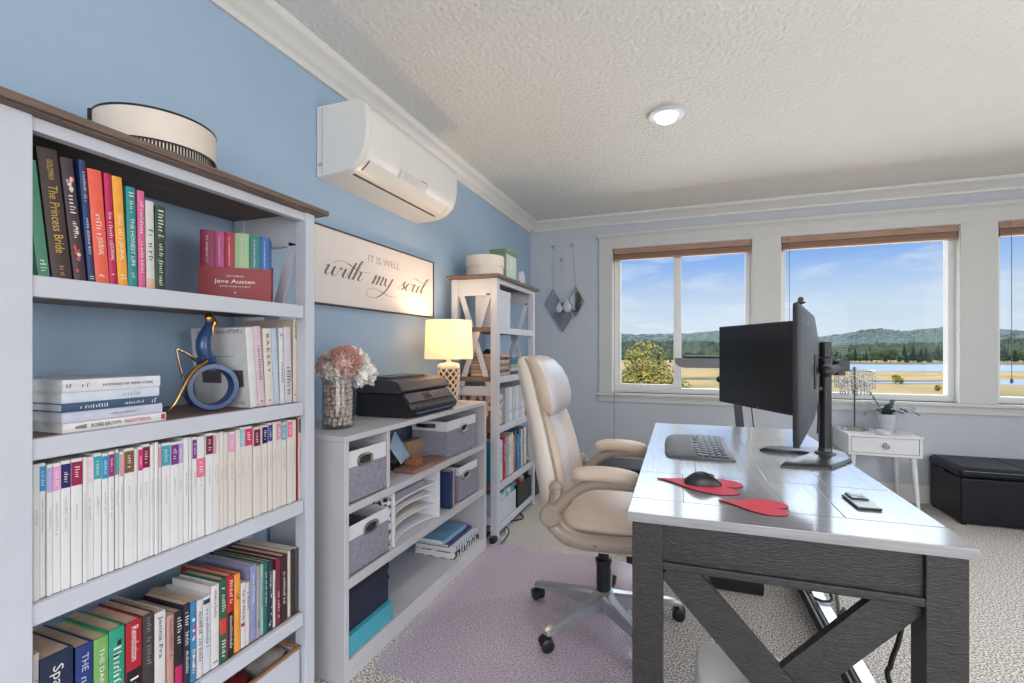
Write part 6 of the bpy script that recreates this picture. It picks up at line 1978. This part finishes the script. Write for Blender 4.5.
lx, ly = 2.712, 4.40
r = thing('crystal_lamp', 'small chrome lamp with tiered crystal bead shade on the nightstand', 'lamp', (lx, ly, NZ1), world=True)
b = MB(); b.lathe([(.002, NZ1 + .0005), (.088, NZ1 + .0005), (.09, NZ1 + .008), (.082, NZ1 + .018), (.02, NZ1 + .024), (.008, NZ1 + .03)], (lx, ly, 0), 32); part(b, 'lamp_base', CHROME, r)
b = MB(); b.cyl((lx, ly, NZ1 + .02), (lx, ly, 1.04), .0055, seg=10); b.sphere((lx, ly, .90), .02, 12, 8); b.cyl((lx, ly, .875), (lx, ly, .93), .012, seg=12); b.lathe([(.003, 1.04), (.013, 1.048), (.013, 1.062), (.003, 1.07)], (lx, ly, 0), 14); part(b, 'stem', M('dark_chrome', (110, 110, 114), .2, metal=1.0), r)
b = MB()
for rad, z in ((.128, 1.038), (.094, .95)):
    b.tube([(lx + rad * math.cos(a), ly + rad * math.sin(a), z) for a in [2 * math.pi * k / 36 for k in range(36)]], .0035, 6, loop=True)
for k in range(4):
    a = k * math.pi / 2
    b.tube([(lx, ly, 1.04), (lx + .128 * math.cos(a), ly + .128 * math.sin(a), 1.038)], .0025, 5); b.tube([(lx, ly, 1.0), (lx + .094 * math.cos(a), ly + .094 * math.sin(a), .95)], .0025, 5)
part(b, 'shade_ring', CHROME, r)
b = MB()
for rad, zt2, n, m_ in ((.128, 1.03, 30, 7), (.094, .942, 22, 5)):
    for k in range(n):
        a = 2 * math.pi * k / n
        for i in range(m_):
            c_ = Vector((lx + rad * math.cos(a), ly + rad * math.sin(a), zt2 - .009 - i * .0185))
            t_ = Vector((-math.sin(a), math.cos(a), 0)); o_ = Vector((math.cos(a), math.sin(a), 0)); s_ = .0072 if i < m_ - 1 else .0085
            v_ = [b.bm.verts.new(c_ + q) for q in (t_ * s_, o_ * s_ * .6, -t_ * s_, -o_ * s_ * .6, Vector((0, 0, .0092)), Vector((0, 0, -.0092 - (.005 if i == m_ - 1 else 0))))]
            for f_ in ((0, 1, 4), (1, 2, 4), (2, 3, 4), (3, 0, 4), (1, 0, 5), (2, 1, 5), (3, 2, 5), (0, 3, 5)): b.bm.faces.new([v_[q] for q in f_])
part(b, 'crystal_strings', M('crystal', (232, 236, 240), .08, col2=(104, 108, 114), scale=90, spec=1.0, c_lo=.42, c_hi=.58), r, 'strings of crystal beads', smooth=0, kind='stuff')

px_, py_ = 2.925, 4.42
r = thing('potted_plant', 'dark green cactus plant in a pale glass pot on the nightstand', 'plant', (px_, py_, NZ1), world=True)
b = MB(); b.lathe([(.002, NZ1 + .001), (.048, NZ1 + .001), (.052, NZ1 + .006), (.064, NZ1 + .13), (.060, NZ1 + .13), (.049, NZ1 + .012), (.002, NZ1 + .012)], (px_, py_, 0), 32, cap=False); part(b, 'plant_pot', glassy('frosted_pot', (222, 226, 230), .1, .05, body=.6, bodycol=(226, 229, 233)), r)
b = MB(); b.lathe([(.002, NZ1 + .013), (.048, NZ1 + .013), (.056, NZ1 + .10), (.03, NZ1 + .112), (.002, NZ1 + .114)], (px_, py_, 0), 24); part(b, 'soil', M('pale_gravel', (170, 172, 172), .9, var=.2, scale=120), r)
b = MB(); rnd = random.Random(14)
for k in range(13):
    a = 2 * math.pi * k / 13 + rnd.uniform(-.2, .2)
    if k in (2, 9): Lh, droop = .12, .25
    else: Lh, droop = rnd.uniform(.13, .19), rnd.uniform(.9, 1.5)
    if k == 5: Lh, droop = .17, .1
    p = Vector((px_ + .015 * math.cos(a), py_ + .015 * math.sin(a), NZ1 + .11)); el = rnd.uniform(.9, 1.25)
    n_ = 5
    for i in range(n_):
        el2 = el - droop * i / (n_ - 1) * 1.35
        d = Vector((math.cos(a) * math.cos(el2), math.sin(a) * math.cos(el2), math.sin(el2)))
        q = p + d * Lh / n_ * 1.25
        s = Vector((-math.sin(a), math.cos(a), 0)); u_ = s.cross(d)
        w_ = .019
        b.rings([[p + s * w_ * .3 * x1 + u_ * .002 * x2 for x1, x2 in ((1, 0), (0, 1), (-1, 0), (0, -1))], [p.lerp(q, .35) + s * w_ * x1 + u_ * .004 * x2 for x1, x2 in ((1, 0), (0, 1), (-1, 0), (0, -1))], [p.lerp(q, .8) + s * w_ * 1.05 * x1 + u_ * .0035 * x2 for x1, x2 in ((1, 0), (0, 1), (-1, 0), (0, -1))], [q + s * w_ * .4 * x1 + u_ * .002 * x2 for x1, x2 in ((1, 0), (0, 1), (-1, 0), (0, -1))]])
        p = q
for v in b.bm.verts: v.co.y = min(v.co.y, YB - .06)
part(b, 'leaves', M('dark_cactus_green', (48, 66, 58), .5, var=.2, scale=30), r)
b = MB(); b.lathe([(.002, NZ1 + .0005), (.046, NZ1 + .0005), (.05, NZ1 + .004), (.05, NZ1 + .026), (.046, NZ1 + .03), (.002, NZ1 + .03)], (2.848, 4.235, 0), 32); solo(b, 'candle_tin', WHITE, 'small round white tin in front of the plant on the nightstand', 'tin')
cord([(2.66, 4.60, .43), (2.70, 4.60, .30), (2.76, 4.60, .2), (2.86, 4.612, .16)], .004, 'lamp_cable', M('grey_cord', (140, 140, 142), .6), 'grey lamp cord trailing behind the nightstand legs')

OX0, OX1, OY0, OY1 = 3.250, 4.35, 4.140, 4.600
LEA = M('navy_black_leather', (16, 19, 26), .42, spec=.3, var=.08, scale=14, bump=.25, bscale=120)
STI = M('stitch_grey', (150, 152, 158), .6)
r = thing('storage_ottoman', 'black leather storage ottoman bench against the window wall', 'ottoman', ((OX0 + OX1) / 2, (OY0 + OY1) / 2, 0), world=True)
b = MB(); b.box((OX0 + .006, OY0 + .006, .012), (OX1 - .006, OY1 - .004, .322), .012, seg=3)
for xx in (OX0 + .03, OX1 - .03):
    for yy in (OY0 + .03, OY1 - .03): b.cyl((xx, yy, 0), (xx, yy, .015), .016, seg=10)
part(b, 'ottoman_body', LEA, r)
b = MB(); b.box((OX0 - .004, OY0 - .004, .326), (OX1 + .004, OY1, .388), .022, seg=4)
for k in range(3):
    x0 = OX0 + .012 + k * (OX1 - OX0 - .024) / 3
    b.box((x0, OY0 + .008, .372), (x0 + (OX1 - OX0 - .024) / 3 - .002, OY1 - .012, .397), .012, seg=3)
part(b, 'lid', LEA, r, 'padded leather lid')
b = MB()
for xx in (OX0 + (OX1 - OX0) / 3 - .006, OX0 + (OX1 - OX0) / 3 + .006, OX0 + 2 * (OX1 - OX0) / 3):
    b.tube([(xx, OY0 + .0055, .03), (xx, OY0 + .0055, .31)], .0016, 5); b.tube([(xx, OY0 - .0045, .34), (xx, OY0 - .0045, .368)], .0016, 5)
b.tube([(OX0 + .02, OY0 - .0045, .372), (OX1 - .02, OY0 - .0045, .372)], .0012, 5)
part(b, 'stitching', STI, r)
b = MB(); b.box((OX0 - .010, OY0 + .21, .312), (OX0 - .003, OY0 + .25, .335), .003); part(b, 'pull_tab', LEATH, r)
